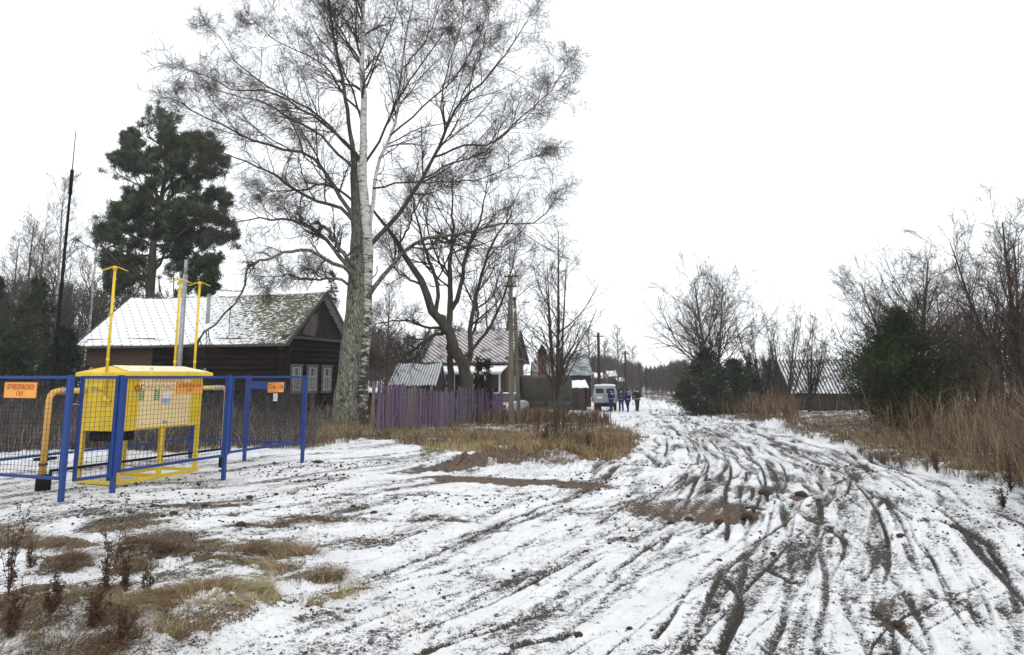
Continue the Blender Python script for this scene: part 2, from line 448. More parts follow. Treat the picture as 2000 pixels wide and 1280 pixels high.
def patch(px0, py0, px1, py1, w, amount):
    """elliptical bare patch with ragged edge between two photo points on the ground"""
    a = hit(px0, py0); b = hit(px1, py1)
    d = b-a; L = np.hypot(*d)+1e-6; d = d/L
    rx = GX-(a[0]+b[0])/2; ry = GY-(a[1]+b[1])/2
    s = (rx*d[0]+ry*d[1])/(L/2); t = (-rx*d[1]+ry*d[0])/w
    r = np.sqrt(s*s+t*t) + (n_b-.5)*1.1 + (n_c-.5)*.6
    return amount*(1-sstep(.55, 1.15, r))
clay = np.zeros_like(GX)
for a in [(800, 930, 1190, 948, .42, 1.15), (775, 925, 1010, 900, .5, .9), (870, 905, 1100, 905, .8, .62), (1240, 985, 1480, 1005, .75, .46),
          (1340, 1018, 1490, 1010, .3, .9), (1240, 975, 1310, 1022, .45, .5)]:
    clay = np.maximum(clay, patch(*a))
dark = np.zeros_like(GX)
for a in [(270, 1000, 520, 975, .35, .55), (430, 1030, 500, 1024, .2, 1.0), (570, 1000, 720, 985, .6, .5), (620, 1030, 760, 1000, .4, .42), (850, 1015, 945, 1022, .1, .9),
          (770, 968, 900, 962, .2, .5), (1120, 1012, 1180, 1000, .2, .4), (940, 1150, 1080, 1120, .35, .42), (1440, 1000, 1500, 995, .2, .9),
          (1200, 1060, 1240, 1050, .15, .5), (1540, 975, 1580, 968, .15, .9), (1420, 962, 1520, 950, .35, .4), (1500, 940, 1560, 932, .4, .35), (150, 945, 360, 935, .8, .0),
          (400, 945, 520, 930, .35, .38), (1700, 1120, 1770, 1070, .3, .4), (1730, 1235, 1770, 1210, .12, .8), (1690, 1240, 1800, 1160, .25, .4), (590, 1245, 700, 1190, .25, .45), (560, 940, 700, 930, .3, .25)]:
    dark = np.maximum(dark, patch(*a))
mud = np.zeros_like(GX)

# ---- wheel ruts: real grooves with pushed-up rims
def resample(P, n=60):
    P = np.asarray(P, float)
    if len(P) == 2: P = np.array([P[0], (P[0]+P[1])/2, P[1]])
    Q = np.vstack([2*P[0]-P[1], P, 2*P[-1]-P[-2]]); out = []
    m = max(2, n//(len(P)-1))
    for i in range(1, len(Q)-2):
        for t in np.linspace(0, 1, m, endpoint=False):
            p0, p1, p2, p3 = Q[i-1:i+3]
            out.append(.5*((2*p1)+(-p0+p2)*t+(2*p0-5*p1+4*p2-p3)*t*t+(-p0+3*p1-3*p2+p3)*t**3))
    out.append(P[-1]); return np.array(out)
def rut(P, w=.12, depth=.05, amt=.6, tread=0, seed=0, rim=.35):
    P = resample(P, 70); r = np.random.default_rng(seed); w = w*float(np.interp(P[:, 1].mean(), [4, 9, 16], [.42, .62, .9]))
    s = 0
    for a, b in zip(P[:-1], P[1:]):
        L = np.hypot(*(b-a))
        if L < 1e-4: continue
        d = (b-a)/L; rad = w*3.2
        y0, y1 = min(a[1], b[1])-rad, max(a[1], b[1])+rad
        i0, i1 = np.searchsorted(Ys, [y0, y1])
        if i1 <= i0 or y1 < 1.5: s += L; continue
        uu = [(min(a[0], b[0])-rad)/max(y0, 1), (max(a[0], b[0])+rad)/max(y0, 1), (min(a[0], b[0])-rad)/y1, (max(a[0], b[0])+rad)/y1]
        j0, j1 = np.searchsorted(us, [min(uu), max(uu)])
        if j1 <= j0: s += L; continue
        sl = (slice(i0, i1), slice(j0, j1))
        X, Y = GX[sl]-a[0], GY[sl]-a[1]
        ss = X*d[0]+Y*d[1]; tt = -X*d[1]+Y*d[0]
        inside = np.clip(1-np.maximum(-ss, ss-L)/(w*.6), 0, 1)*(np.maximum(-ss, ss-L) < w*.6)
        sg = s+ss
        vary = np.clip(-.45+2.3*vnoise(sg*.8+seed*3.7, sg*0+seed*1.3, 80), 0, 1.25)
        wob = (vnoise(sg*1.2, sg*0+seed, 81)-.5)*w*.7
        q = (tt-wob)/w
        g = np.exp(-np.abs(q)**3*1.1)*inside*vary
        if tread:
            g = g*(.45+.55*(np.sin(2*math.pi*(sg/tread + np.abs(q)*.5)) > -.1))
        cut = depth*g
        rimh = depth*rim*np.exp(-((np.abs(q)-1.35)**2)*4)*inside*vary
        np.maximum(MUDW[sl], amt*g, out=MUDW[sl])
        np.minimum(CUT[sl], -cut, out=CUT[sl]); np.maximum(RIM[sl], rimh, out=RIM[sl])
        s += L
MUDW = np.zeros_like(GX); CUT = np.zeros_like(GX); RIM = np.zeros_like(GX)
# the marked ruts of the place, traced on the ground
TR = [
 ([(1700, 1280), (1640, 1150), (1655, 1050), (1600, 960), (1500, 880)], .05, .03, .35, 0),
 ([(1990, 1225), (1960, 1100), (1860, 1010), (1780, 1010), (1700, 960), (1560, 870)], .07, .04, .6, 0),
 ([(1990, 1195), (1965, 1120), (1930, 1070)], .06, .05, .9, 0),
 ([(1940, 1068), (1890, 1040), (1830, 1015), (1790, 1018)], .11, .06, 1.1, 0),
 ([(1760, 1058), (1735, 985), (1715, 935), (1690, 905)], .06, .05, .9, 0),
 ([(1830, 1170), (1800, 1130), (1765, 1060)], .06, .04, .7, 0),
 ([(1680, 920), (1610, 905), (1560, 875), (1500, 862)], .12, .05, .85, 0),
 ([(1730, 920), (1640, 930)], .1, .03, .75, 0),
 ([(1760, 920), (1705, 905), (1700, 895)], .06, .04, .8, 0),
 ([(1700, 920), (1670, 895), (1650, 880)], .06, .04, .8, 0),
 ([(1540, 930), (1480, 900), (1440, 875)], .1, .04, .65, 0),
 ([(1560, 940), (1490, 915), (1460, 890)], .06, .04, .7, 0),
 ([(1650, 1070), (1620, 1030), (1560, 995), (1500, 960)], .1, .05, .6, .16),
 ([(1690, 1060), (1650, 1000), (1620, 950), (1600, 920)], .13, .05, .45, .16),
 ([(1405, 1275), (1440, 1205), (1440, 1160), (1415, 1130)], .07, .06, 1.2, 0),
 ([(1340, 1275), (1370, 1230), (1360, 1190), (1330, 1165)], .13, .05, .85, .12),
 ([(1290, 1275), (1340, 1235), (1350, 1200)], .10, .04, .75, .1),
 ([(1425, 1210), (1400, 1190), (1350, 1170)], .14, .03, .6, .1),
 ([(1420, 1150), (1450, 1130), (1450, 1100), (1490, 1085), (1500, 1050)], .07, .05, .85, 0),
 ([(1450, 1150), (1475, 1170), (1470, 1205)], .10, .03, .8, .1),
 ([(1500, 1110), (1530, 1130), (1580, 1145), (1640, 1160)], .06, .04, .9, 0),
 ([(1575, 1275), (1600, 1200), (1590, 1190)], .06, .05, 1.0, 0),
 ([(1485, 1280), (1500, 1250)], .05, .03, .8, 0),
 ([(1200, 1010), (1215, 1090), (1240, 1130)], .04, .02, .5, 0),
 ([(1280, 1265), (1200, 1275)], .05, .02, .5, 0),
 ([(1250, 1080), (1300, 1050), (1330, 1045)], .05, .03, .65, 0),
 ([(1410, 1090), (1490, 1092), (1500, 1088)], .05, .03, .8, 0),
 ([(1530, 1060), (1570, 1040), (1580, 1065), (1530, 1065)], .05, .03, .7, 0),
 ([(1610, 1030), (1640, 1050), (1650, 1065)], .07, .04, .95, 0),
 ([(1560, 1000), (1590, 1020), (1620, 1020)], .09, .04, .75, 0),
 ([(1400, 930), (1440, 905), (1500, 890)], .12, .04, .4, .16),
 ([(1290, 900), (1340, 860), (1380, 830)], .12, .04, .4, .16),
 ([(1250, 960), (1252, 1030)], .16, .03, .9, .13),
 ([(1290, 962), (1296, 1022)], .12, .03, .8, .13),
 ([(1270, 962), (1275, 1025)], .06, .02, .5, .13),
 ([(700, 1275), (780, 1235), (860, 1200), (960, 1150), (1090, 1105), (1200, 1050)], .08, .03, .4, 0),
 ([(900, 1240), (1010, 1210), (1140, 1195)], .05, .02, .3, 0),
 ([(1000, 1262), (1060, 1250), (1130, 1235)], .09, .03, .8, 0),
 ([(820, 1280), (850, 1235), (880, 1190)], .05, .02, .4, 0),
 ([(1640, 830), (1560, 822), (1440, 800)], .12, .03, .3, 0),
 ([(640, 1075), (760, 1060), (900, 1010), (950, 1025)], .07, .02, .4, 0),
 ([(600, 965), (760, 970), (900, 960), (1060, 958)], .08, .03, .35, 0),
 ([(690, 1010), (800, 985), (920, 975)], .08, .03, .45, 0),
 ([(1900, 1280), (1850, 1220), (1750, 1150), (1690, 1060)], .09, .04, .55, .14),
 ([(1820, 1280), (1760, 1230), (1700, 1190)], .08, .04, .6, 0),
 ([(1995, 1275), (1930, 1215), (1840, 1150)], .06, .03, .5, 0),
 ([(1960, 1290), (1900, 1200), (1880, 1080), (1820, 1020)], .03, .015, .45, 0),
 ([(1930, 1290), (1860, 1180), (1850, 1080)], .03, .015, .45, 0),
 ([(1480, 835), (1420, 845), (1330, 840)], .18, .03, .4, 0),
 ([(1330, 815), (1300, 806), (1240, 806)], .3, .03, .35, 0),
 ([(1610, 850), (1500, 838), (1400, 812)], .15, .03, .45, 0),
]
for k, (pp, w, dpt, am, td) in enumerate(TR):
    rut([hit(*p) for p in pp], w, dpt*.7, am*.95, td, k)
r2 = np.random.default_rng(5)
for k in range(190):                      # more passes along the track
    y0 = 3+r2.random()*34; ln = 1.5+r2.random()*9*min(1, y0/7); off = r2.normal(0, 1.9); dr = r2.normal(0, .5)
    ysamp = np.linspace(y0, y0+ln, 7)
    xs = np.interp(ysamp, cl[:, 1], cl[:, 0])+off+dr*np.linspace(0, 1, 7)+r2.normal(0, .012, 7)*np.sqrt(ysamp)
    rut(np.stack([xs, ysamp], 1), .022+.045*r2.random()*min(1.6, y0/7), .012+.018*r2.random(), (.25+.5*r2.random())*min(1, .45+y0/16), 0 if r2.random() < .6 else .13, 100+k)
def shift(P, d):
    P = np.asarray(P, float); T = np.gradient(P, axis=0); T /= np.linalg.norm(T, axis=1, keepdims=True)
    return P+np.stack([-T[:, 1], T[:, 0]], 1)*d
def tyre(P, amt, seed, w=.20, edge=1.0):
    """one wheel's print: two sharp edges and lugs between them"""
    ym = P[:, 1].mean(); e = .013+.0008*ym
    for q, sg in enumerate((-1, 1)): 
        if r2.random() > .30: rut(shift(P, sg*w/2), e*1.5, .022, amt*(.6+.5*r2.random()), 0, seed+q, .5)
    if r2.random() < .6: rut(P, w*.6, .012, amt*.42, .085+.05*r2.random(), seed+5, .2)
PASS = [
 [(420, 1290), (800, 1180), (1200, 1060), (1420, 960), (1420, 870), (1300, 810)],
 [(150, 1002), (500, 985), (900, 990), (1200, 960), (1380, 900), (1330, 830)],
 [(980, 1292), (1180, 1200), (1330, 1100), (1420, 1000), (1450, 900), (1350, 820)],
 [(1990, 1250), (1900, 1080), (1750, 960), (1550, 860), (1350, 812)],
 [(1650, 1292), (1620, 1100), (1560, 980), (1480, 890), (1340, 820)],
 [(1880, 1292), (1800, 1100), (1680, 960), (1500, 860), (1300, 803)],
 [(1300, 1292), (1390, 1150), (1430, 1020), (1440, 920), (1380, 850), (1280, 800)],
 [(1480, 1292), (1560, 1140), (1600, 1010), (1540, 900), (1400, 835)],
 [(700, 1292), (980, 1200), (1250, 1120), (1500, 1010), (1560, 930), (1450, 850)],
 [(1750, 1292), (1740, 1120), (1660, 985), (1520, 885)], [(560, 1000), (820, 1030), (1150, 1020), (1400, 950), (1430, 880)]]
for k, pp in enumerate(PASS):
    P = resample([hit(*p) for p in pp], 24)
    P = P + np.stack([(vnoise(np.arange(len(P))*.14, P[:, 0]*0+k, 180)-.5)*.35, 0*P[:, 0]], 1)
    for off in (-.72, .72): tyre(shift(P, off), .7, 700+k*20+int(off > 0)*9)
for k in range(14):                      # shorter prints of single wheels following the track
    y0 = 3+r2.random()**1.3*26; ln = 1.5+r2.random()*7; off = r2.normal(0, 2.2); dr = r2.normal(0, 1.2)
    ys_ = np.linspace(y0, y0+ln, 9); f_ = np.linspace(0, 1, 9)
    tyre(np.stack([np.interp(ys_, cl[:, 1], cl[:, 0])+off+dr*f_+r2.normal(0, .5)*f_**2, ys_], 1), .85, 1200+k*9)
for k in range(26):                      # turning passes on the left part
    c = np.array([r2.uniform(-6, 1), r2.uniform(5, 12)]); a = R(r2.uniform(5, 55)); ln = r2.uniform(1.2, 5)
    tt = np.linspace(-.5, .5, 6)*ln; bend = r2.normal(0, .12)
    P = np.stack([c[0]+tt*math.cos(a)-bend*tt**2*math.sin(a), c[1]+tt*math.sin(a)+bend*tt**2*math.cos(a)], 1)
    if P[:, 1].min() > 2.4: rut(P, .03+.05*r2.random(), .015+.02*r2.random(), .2+.3*r2.random(), 0, 300+k)

roadside = 1-np.clip(vl+vr, 0, 1)*.0
relief = relief + (CUT+RIM)*np.clip(.4+GY/14, .6, 1.6)
snow = snow - MUDW*(.35+.9*n_c)*.85 - clay*(.1+.75*n_b+.75*n_c*(n_s2+.5))*1.0 - dark*(.1+1.1*n_c)*.75
# small dark pock marks everywhere
pk = vnoise(GX*16, GY*16, 91); snow -= (pk > .80)*np.clip((pk-.80)*2.4, 0, .4)*(1-veg)*(.2+.9*n_a)
# vegetated ground: snow only in hollows
vsn = .36+(n_b-.5)*1.3+(n_a-.5)*.8+(n_c-.5)*.5
vsn = np.where(vf > .5, .36+(n_b-.5)*1.6+(n_c-.5)*.6, vsn)
vsn = np.where(vr > .5, vsn-.06, vsn)
vsn = np.where((vl > .5) & (GY > 24), vsn+.02, vsn)
snow = snow*(1-veg)+vsn*veg
# snow patches inside the left verge
for a in [(640, 872, 800, 868, 1.2, .5), (930, 905, 1150, 905, .8, .18)]:
    snow = snow+patch(*a)*vl
# trodden grass humps in front
fg = fbm(GX*1.1, GY*1.1, 95, 4)
fm = leftm*sstep(-1.0, -2.6, GX)*(GY < 9.2)
snow -= fm*np.clip((fg-.455)*2.6, 0, .5)
# tall mound of clay and heaps
def bumpz(px, py, rx, ry, h, rot=0):
    c = hit(px, py); X, Y = GX-c[0], GY-c[1]
    return h*np.exp(-((X/rx)**2+(Y/ry)**2)*(1.2+(n_b-.5)*1.2))
snow = snow - .36*np.clip(bumpz(1010, 905, 2.2, .8, 1.3), 0, 1)*(n_c > .47)
heap = bumpz(960, 905, 1.6, .9, .26)+bumpz(1100, 905, 1.0, .7, .12)+bumpz(1500, 832, 1.1, .9, .32)+bumpz(1560, 838, .8, .6, .2)
heap += bumpz(50, 1210, .9, .5, .12)+bumpz(440, 1200, .55, .4, .10)+bumpz(300, 1085, .7, .3, .09)+bumpz(1460, 1010, .35, .2, .08)
GZ = GZ + relief + heap*(.8+(n_c-.5)*.9+(n_b-.5)*.8) + veg*(n_b-.35)*.12*np.clip(GY/8, .4, 1) + vr*.12
clayf = np.clip(clay*1.4+bumpz(960, 905, 1.6, 1.0, .8)+bumpz(1090, 905, 1., .8, .5), 0, 1)
# colour of what lies under the snow
mudc = np.array([.058, .050, .042]); clayc = np.array([.12, .084, .062]); olive = np.array([.10, .085, .04]); strawc = np.array([.17, .125, .072]); brownc = np.array([.085, .052, .033]); brn = np.array([.10, .062, .04])
U = np.broadcast_to(mudc, GX.shape+(3,)).copy()
def blend(m, c):
    global U
    m = np.clip(m, 0, 1)[..., None]; U = U*(1-m)+c*m
blend(sstep(.45, .6, n_a)*leftm*.6, brn)
blend(leftm*fm*sstep(.5, .6, n_b), olive)
blend(vl, strawc); blend(vl*sstep(.5, .62, n_a), olive); blend(vl*(GY > 21), brownc); blend(vr, brownc); blend(vr*(GY > 12)*sstep(.5, .6, n_a), strawc*.8)
blend(vf, strawc*.75); blend(vf*sstep(.48, .6, n_b), brownc); blend(clayf, clayc)
blend(sstep(.3, .6, dark)*.8, brn)
attrs = dict(snow=np.clip(snow, 0, 1).ravel(), under=np.concatenate([U, np.ones(GX.shape+(1,))], -1).reshape(-1, 4))
nr, nc = GX.shape
V = np.stack([GX, GY, GZ], -1).reshape(-1, 3)
idx = np.arange(nr*nc).reshape(nr, nc)
Fq = np.stack([idx[:-1, :-1], idx[:-1, 1:], idx[1:, 1:], idx[1:, :-1]], -1).reshape(-1, 4)
isroad = (((track > .5) & (veg < .5))[:-1, :-1]).ravel()
def sub_mesh(name, F_):
    u, inv = np.unique(F_, return_inverse=True)
    me = mesh_np(name, V[u], inv.reshape(-1, 4), True, {k: v[u] for k, v in attrs.items()})
    return link(name, me, M['ground'])
tag(sub_mesh('ground', Fq[~isroad]), kind='structure')
tag(sub_mesh('road', Fq[isroad]), kind='structure')
# wide ground sheet under and behind everything
me = mesh_np('terrain', [(-1500, -200, -3.2), (1500, -200, -3.2), (1500, 1500, -3.2), (-1500, 1500, -3.2)], [(0, 1, 2, 3)], attrs={'snow': np.full(4, .5), 'under': np.array([[.09, .07, .04, 1]]*4)})
tag(link('terrain', me, M['ground']), kind='structure')
me = mesh_np('ground', [(-30, -40, gz(0, 1)-.01), (30, -40, gz(0, 1)-.01), (30, 1.05, gz(0, 1)-.01), (-30, 1.05, gz(0, 1)-.01)], [(0, 1, 2, 3)], attrs={'snow': np.full(4, .75), 'under': np.array([[.058, .05, .042, 1]]*4)})
tag(link('ground', me, M['ground']), kind='structure')

def ztop(x, y):
    """height of the finished ground"""
    x = np.atleast_1d(x); y = np.atleast_1d(y)
    i = np.clip(np.searchsorted(Ys, y), 1, nr-1); j = np.clip(np.searchsorted(us, x/y), 1, nc-1)
    return (GZ[i, j]+GZ[i-1, j-1])/2
def vegat(x, y, m):
    i = np.clip(np.searchsorted(Ys, y), 0, nr-1); j = np.clip(np.searchsorted(us, x/y), 0, nc-1)
    return m[i, j]

# ================================================================= GRASS AND WEEDS
def blades(name, mat, x, y, h, lean, w, tint, kind='stuff', flat=0.0, comb=None):
    n = len(x); z = ztop(x, y)-.01
    a = rng.random(n)*2*math.pi
    la = rng.random(n)*2*math.pi
    if comb is not None: la = comb+(fbm(x*2.2, y*2.2, 215, 3)-.5)*9+rng.normal(0, .5, n)
    p = np.stack([x, y, z], 1); sd = np.stack([np.cos(a), np.sin(a), np.zeros(n)], 1)
    ld = np.stack([np.cos(la), np.sin(la), np.zeros(n)], 1)*(lean*rng.random(n))[:, None]
    up = np.array([0, 0, 1.])
    h = h*(1-flat*.0)
    rings = []
    for f, ww, k in ((0, 1, 0), (.55, .8, .35), (1, .12, 1.0)):
        c = p + up*(h*f*(1-.25*k*np.clip(lean, 0, 1.5)))[:, None] + ld*(h*k)[:, None]
        rings += [c-sd*(w*ww/2)[:, None], c+sd*(w*ww/2)[:, None]]
    Vv = np.stack(rings, 1).reshape(-1, 3)
    b = np.arange(n)[:, None]*6
    Ff = np.concatenate([b+np.array([0, 1, 3, 2]), b+np.array([2, 3, 5, 4])])
    me = mesh_np(name, Vv, Ff, False, {'tint': np.repeat(tint, 6)})
    return tag(link(name, me, mat), kind=kind) if kind else link(name, me, mat)

def scatter(n, y0, y1, u0, u1, m, power=1.0, thr=.5, clump=None, cs=1.2, ck=.5):
    u = rng.uniform(u0, u1, n*3); y = 1/rng.uniform(1/y1, 1/y0, n*3) if power == 1 else y0+(y1-y0)*rng.random(n*3)**power
    x = u*y
    ok = vegat(x, y, m) > thr
    if clump is not None: ok &= fbm(x*cs, y*cs, clump) > ck
    x, y = x[ok][:n], y[ok][:n]
    return x, y

# straw-coloured verge between the yard and the fences
x, y = scatter(60000, 9.5, 27, -.52, .22, vl, 1.3, clump=200, cs=.9, ck=.47)
k = len(x); blades('dry_grass', M['straw'], x, y, (.05+.26*rng.random(k)**2)*(.6+fbm(x*.5, y*.5, 201)), np.full(k, 1.0), .006+.011*rng.random(k), np.clip(rng.normal(.5, .25, k)+(fbm(x*.8, y*.8, 202)-.5)*2.6, 0, 1))
x, y = scatter(30000, 18, 34, -.75, .2, vl, 1, clump=207, cs=.8, ck=.47)
k = len(x); blades('withered_grass', M['browngrass'], x, y, .08+.42*rng.random(k)**1.7, np.full(k, .9), .007+.012*rng.random(k), np.clip(rng.normal(.5, .3, k)+(fbm(x*.7, y*.7, 206)-.5)*2.2, 0, 1))
# grey withered weeds behind the blue enclosure
x, y = scatter(42000, 16, 29, -.95, -.28, vl, 1)
k = len(x); blades('withered_weeds', M['greyweeds'], x, y, .15+.65*rng.random(k)**1.4, np.full(k, .9), .006+.012*rng.random(k), np.clip(rng.normal(.5, .3, k), 0, 1))
# far field beyond the houses
x, y = scatter(22000, 33, 90, -.35, .3, vl, 1)
k = len(x); blades('field_weeds', M['browngrass'], x, y, .2+.6*rng.random(k), np.full(k, .4), .02+.04*rng.random(k), np.clip(rng.normal(.4, .28, k), 0, 1))
# right verge: low matted grass then waist-high reddish weeds
x, y = scatter(75000, 5, 40, .2, 1.3, vr, 1)
k = len(x); blades('verge_grass', M['browngrass'], x, y, .08+.34*rng.random(k)**1.3*(.5+fbm(x*.6, y*.6, 216)), np.full(k, 1.1), .006+.012*rng.random(k)*(1+(y > 20)), np.clip(rng.normal(.55, .26, k), 0, 1))
# foreground tufts, combed over by the wheels
for i, p in enumerate(FORE):
    pa = np.array(p); c0 = pa.min(0); c1 = pa.max(0)
    n = int(16000*min(1.2, (c1[0]-c0[0])*(c1[1]-c0[1])/1.2)+2500)
    x = rng.uniform(c0[0]-.1, c1[0]+.1, n); y = rng.uniform(c0[1]-.1, c1[1]+.1, n)
    y = np.maximum(y, 2.0)
    ok = (vegat(x, y, vf) > .5) & (fbm(x*3.2, y*3.2, 210, 3) > .42)
    x, y = x[ok]+rng.normal(0, .05, ok.sum()), y[ok]+rng.normal(0, .05, ok.sum()); y = np.maximum(y, 2); k = len(x)
    if not k: continue
    o = blades('tufted_grass', M['straw'] if i in (1, 4, 5, 10) else M['browngrass'], x, y, .02+.12*rng.random(k)**1.6, np.full(k, 3.4), .0022+.0034*rng.random(k), np.clip(rng.normal(.45, .3, k)+(fbm(x*4, y*4, 203)-.5)*2.4, 0, 1), comb=.6)
# thin scattered blades poking through the snow
x = rng.uniform(-6.5, .5, 16000); y = rng.uniform(3.2, 9.8, 16000)
ok = (fbm(x*1.1, y*1.1, 95, 4) > .535) & (x < -.6); x, y = x[ok], y[ok]; k = len(x)
blades('sparse_grass', M['straw'], x, y, .02+.07*rng.random(k), np.full(k, 2.0), .0025+.003*rng.random(k), np.clip(rng.normal(.55, .3, k), 0, 1))

# ================================================================= BRANCHING
def unit(v): return v/(np.linalg.norm(v, axis=-1, keepdims=True)+1e-9)
def spawn(P, Rr, n, t0, t1, ang, lf, K, wob, trop, rr=.5, rmin=.004, tip=.3, lmin=.15, shape=None, taperL=.6):
    """n children on each of the N polylines; everything vectorised"""
    N, Kp, _ = P.shape
    Lp = np.linalg.norm(np.diff(P, axis=1), axis=2).sum(1)
    pi = np.repeat(np.arange(N), n)
    t = (np.tile(np.arange(n), N)+rng.random(N*n))/n*(t1-t0)+t0
    f = t*(Kp-1); i = np.minimum(f.astype(int), Kp-2); fr = (f-i)[:, None]
    p0 = P[pi, i]*(1-fr)+P[pi, i+1]*fr
    r0 = Rr[pi, i]*(1-fr[:, 0])+Rr[pi, i+1]*fr[:, 0]
    T = unit(P[pi, i+1]-P[pi, i])
    rv = rng.normal(size=T.shape); perp = unit(rv-T*(rv*T).sum(1, keepdims=True))
    a = np.radians(rng.normal(ang, ang*.22, len(pi)))[:, None]
    d = unit(T*np.cos(a)+perp*np.sin(a))
    L = Lp[pi]*lf*(1-t*taperL)*(.55+.75*rng.random(len(pi)))
    if shape is not None: L = L*shape(t)
    L = np.maximum(L, lmin)
    Q = np.zeros((len(pi), K, 3)); Q[:, 0] = p0; p = p0.copy()
    for k in range(1, K):
        d = unit(d+rng.normal(size=d.shape)*wob+np.array(trop)*(k/K+.3))
        p = p+d*(L/(K-1))[:, None]; Q[:, k] = p
    rb = np.maximum(r0*rr, rmin)
    Rq = rb[:, None]*np.linspace(1, tip, K)[None]; Rq = np.maximum(Rq, rmin*.6)
    return Q, Rq
def merge_tubes(parts):
    Vs, Fs, n = [], [], 0
    for P, Rr, S in parts:
        v, f = tubes(P, Rr, S); Vs.append(v); Fs.append(f+n); n += len(v)
    return np.concatenate(Vs), np.concatenate(Fs)
def strands(name, parts, mat, parent, off, smooth=True):
    v, f = merge_tubes(parts)
    return link(name, mesh_np(name, v-np.array(off), f, smooth), mat, parent)
def path(P, K=14, wob=0.0):
    P = resample(P, 80); s = np.r_[0, np.cumsum(np.linalg.norm(np.diff(P, axis=0), axis=1))]
    tt = np.linspace(0, s[-1], K); Q = np.stack([np.interp(tt, s, P[:, i]) for i in range(3)], 1)
    if wob: Q[1:-1] += rng.normal(size=(K-2, 3))*wob
    return Q
# ================================================================= HERO TREES (stems and limbs follow the photo)
def limb_px(pts, Y0, y1, r0, r1, K=16, wob=.03, bow=0):
    n = len(pts)
    P = [W(p[0], p[1], Y0+(y1-Y0)*(i/(n-1))**1.0+bow*math.sin(math.pi*i/(n-1))) for i, p in enumerate(pts)]
    return path(P, K, wob), np.linspace(r0, r1, K)
def stack(lst): return np.stack([a for a, b in lst]), np.stack([b for a, b in lst])

def crown(limbs, n1, n2, n3, n4, trop1, trop2, lf1=.42, rmin=.006, ang=42, t0=.18):
    P, Rr = stack(limbs)
    A, Ra = spawn(P, Rr, n1, t0, .98, ang, lf1, 9, .13, trop1, .5, rmin*1.6, .3, .9, taperL=.45)
    E_, Re = spawn(P, Rr*0+Rr[:, -1:], 3, .9, 1.0, 22, lf1*.34, 9, .12, trop1, .9, rmin*1.6, .3, .8, taperL=.1)
    A = np.concatenate([A, E_]); Ra = np.concatenate([Ra, Re])
    B, Rb = spawn(A, Ra, n2, .12, 1.0, 40, .46, 6, .16, trop1, .6, rmin*1.15, .4, .4, taperL=.4)
    C, Rc = spawn(B, Rb, n3, .15, 1.0, 38, .55, 5, .18, trop2, .7, rmin*.85, .6, .3, taperL=.3)
    out = [(A, Ra, 4), (B, Rb, 3), (C, Rc, 3)]
    if n4:
        D, Rd = spawn(C, Rc, n4, .2, 1.0, 35, .6, 4, .2, trop2, .8, rmin*.7, .8, .22, taperL=.3)
        out.append((D, Rd, 3))
    return out

# --- two old birches grown together beside the log house
Yb = 28.0
b1 = W(676, 818, Yb); base1 = np.array([b1[0], b1[1], gz(b1[0], b1[1])-.1])
t1 = thing('birch_tree', 'huge old tree with mossy grey-green trunk, leaning beside the gable of the dark log house', 'tree', base1, group='two old birches grown together')
TA = [((672, 822), (676, 770), (683, 700), (690, 640), (694, 580), (697, 520), (697, 440), (693, 370), (690, 310), (684, 262)), 28, 28.3]
grey_tr = limb_px(TA[0], 28, 28.4, .46, .10, 26, .02)
grey_tr = (grey_tr[0], np.interp(np.linspace(0, 1, 26), [0, .06, .3, .55, .75, 1], [.56, .47, .40, .30, .2, .09]))
gl = [
 ([(694, 470), (690, 427), (665, 386), (641, 345), (600, 300), (535, 288), (474, 266), (433, 244), (380, 219), (345, 195)], 28.2, 26.0, .14, .025),
 ([(697, 440), (665, 406), (624, 394), (567, 366), (543, 345), (502, 325), (441, 300), (400, 280)], 28.2, 30.5, .12, .02),
 ([(690, 545), (684, 530), (661, 501), (632, 465), (596, 440), (560, 429), (523, 427), (482, 427), (450, 440)], 28, 25.5, .15, .02),
 ([(690, 520), (682, 508), (660, 480), (640, 450), (630, 443)], 27.8, 26.6, .15, .09),
 ([(694, 560), (680, 530), (643, 510), (610, 490), (575, 488), (540, 500), (505, 512), (484, 520)], 27.8, 22.5, .13, .045),
 ([(505, 512), (484, 522), (480, 545), (470, 570), (455, 595), (440, 612), (427, 628), (408, 642), (395, 652), (384, 668)], 23.0, 24.6, .055, .05),
 ([(693, 400), (668, 375), (630, 360), (590, 372), (560, 370), (510, 378)], 28.2, 29.5, .09, .02),
 ([(692, 330), (660, 300), (610, 250), (560, 230), (530, 205), (470, 190), (420, 176)], 28.2, 31.5, .09, .02),
 ([(684, 560), (660, 545), (620, 545), (596, 547), (560, 537), (530, 545)], 27.7, 25.2, .09, .02),
 ([(690, 600), (712, 560), (730, 540), (738, 520)], 28.2, 29.0, .08, .03),
]
gl = [limb_px(*a) for a in gl]; gl = [(p, r*.70) for p, r in gl]
tr = strands('trunk', [(grey_tr[0][None], grey_tr[1][None], 16)]+[(p[None], r[None], 8) for p, r in gl], M['mossbark'], t1, base1)
g0 = limb_px([(684, 262), (676, 200), (665, 130), (650, 60), (640, -20), (636, -90)], 28.4, 28.0, .09, .02)
cr = crown([g0]+gl[:3]+gl[6:9], 16, 9, 6, 2, (0, 0, .05), (0, 0, -.05), .36, .0058)
gl4 = crown([gl[4], gl[5], gl[3]], 5, 5, 3, 1, (0, 0, -.02), (0, 0, -.14), .22, .0052)
strands('crown', [(g0[0][None], g0[1][None], 6)]+cr+gl4, M['twig'], t1, base1)

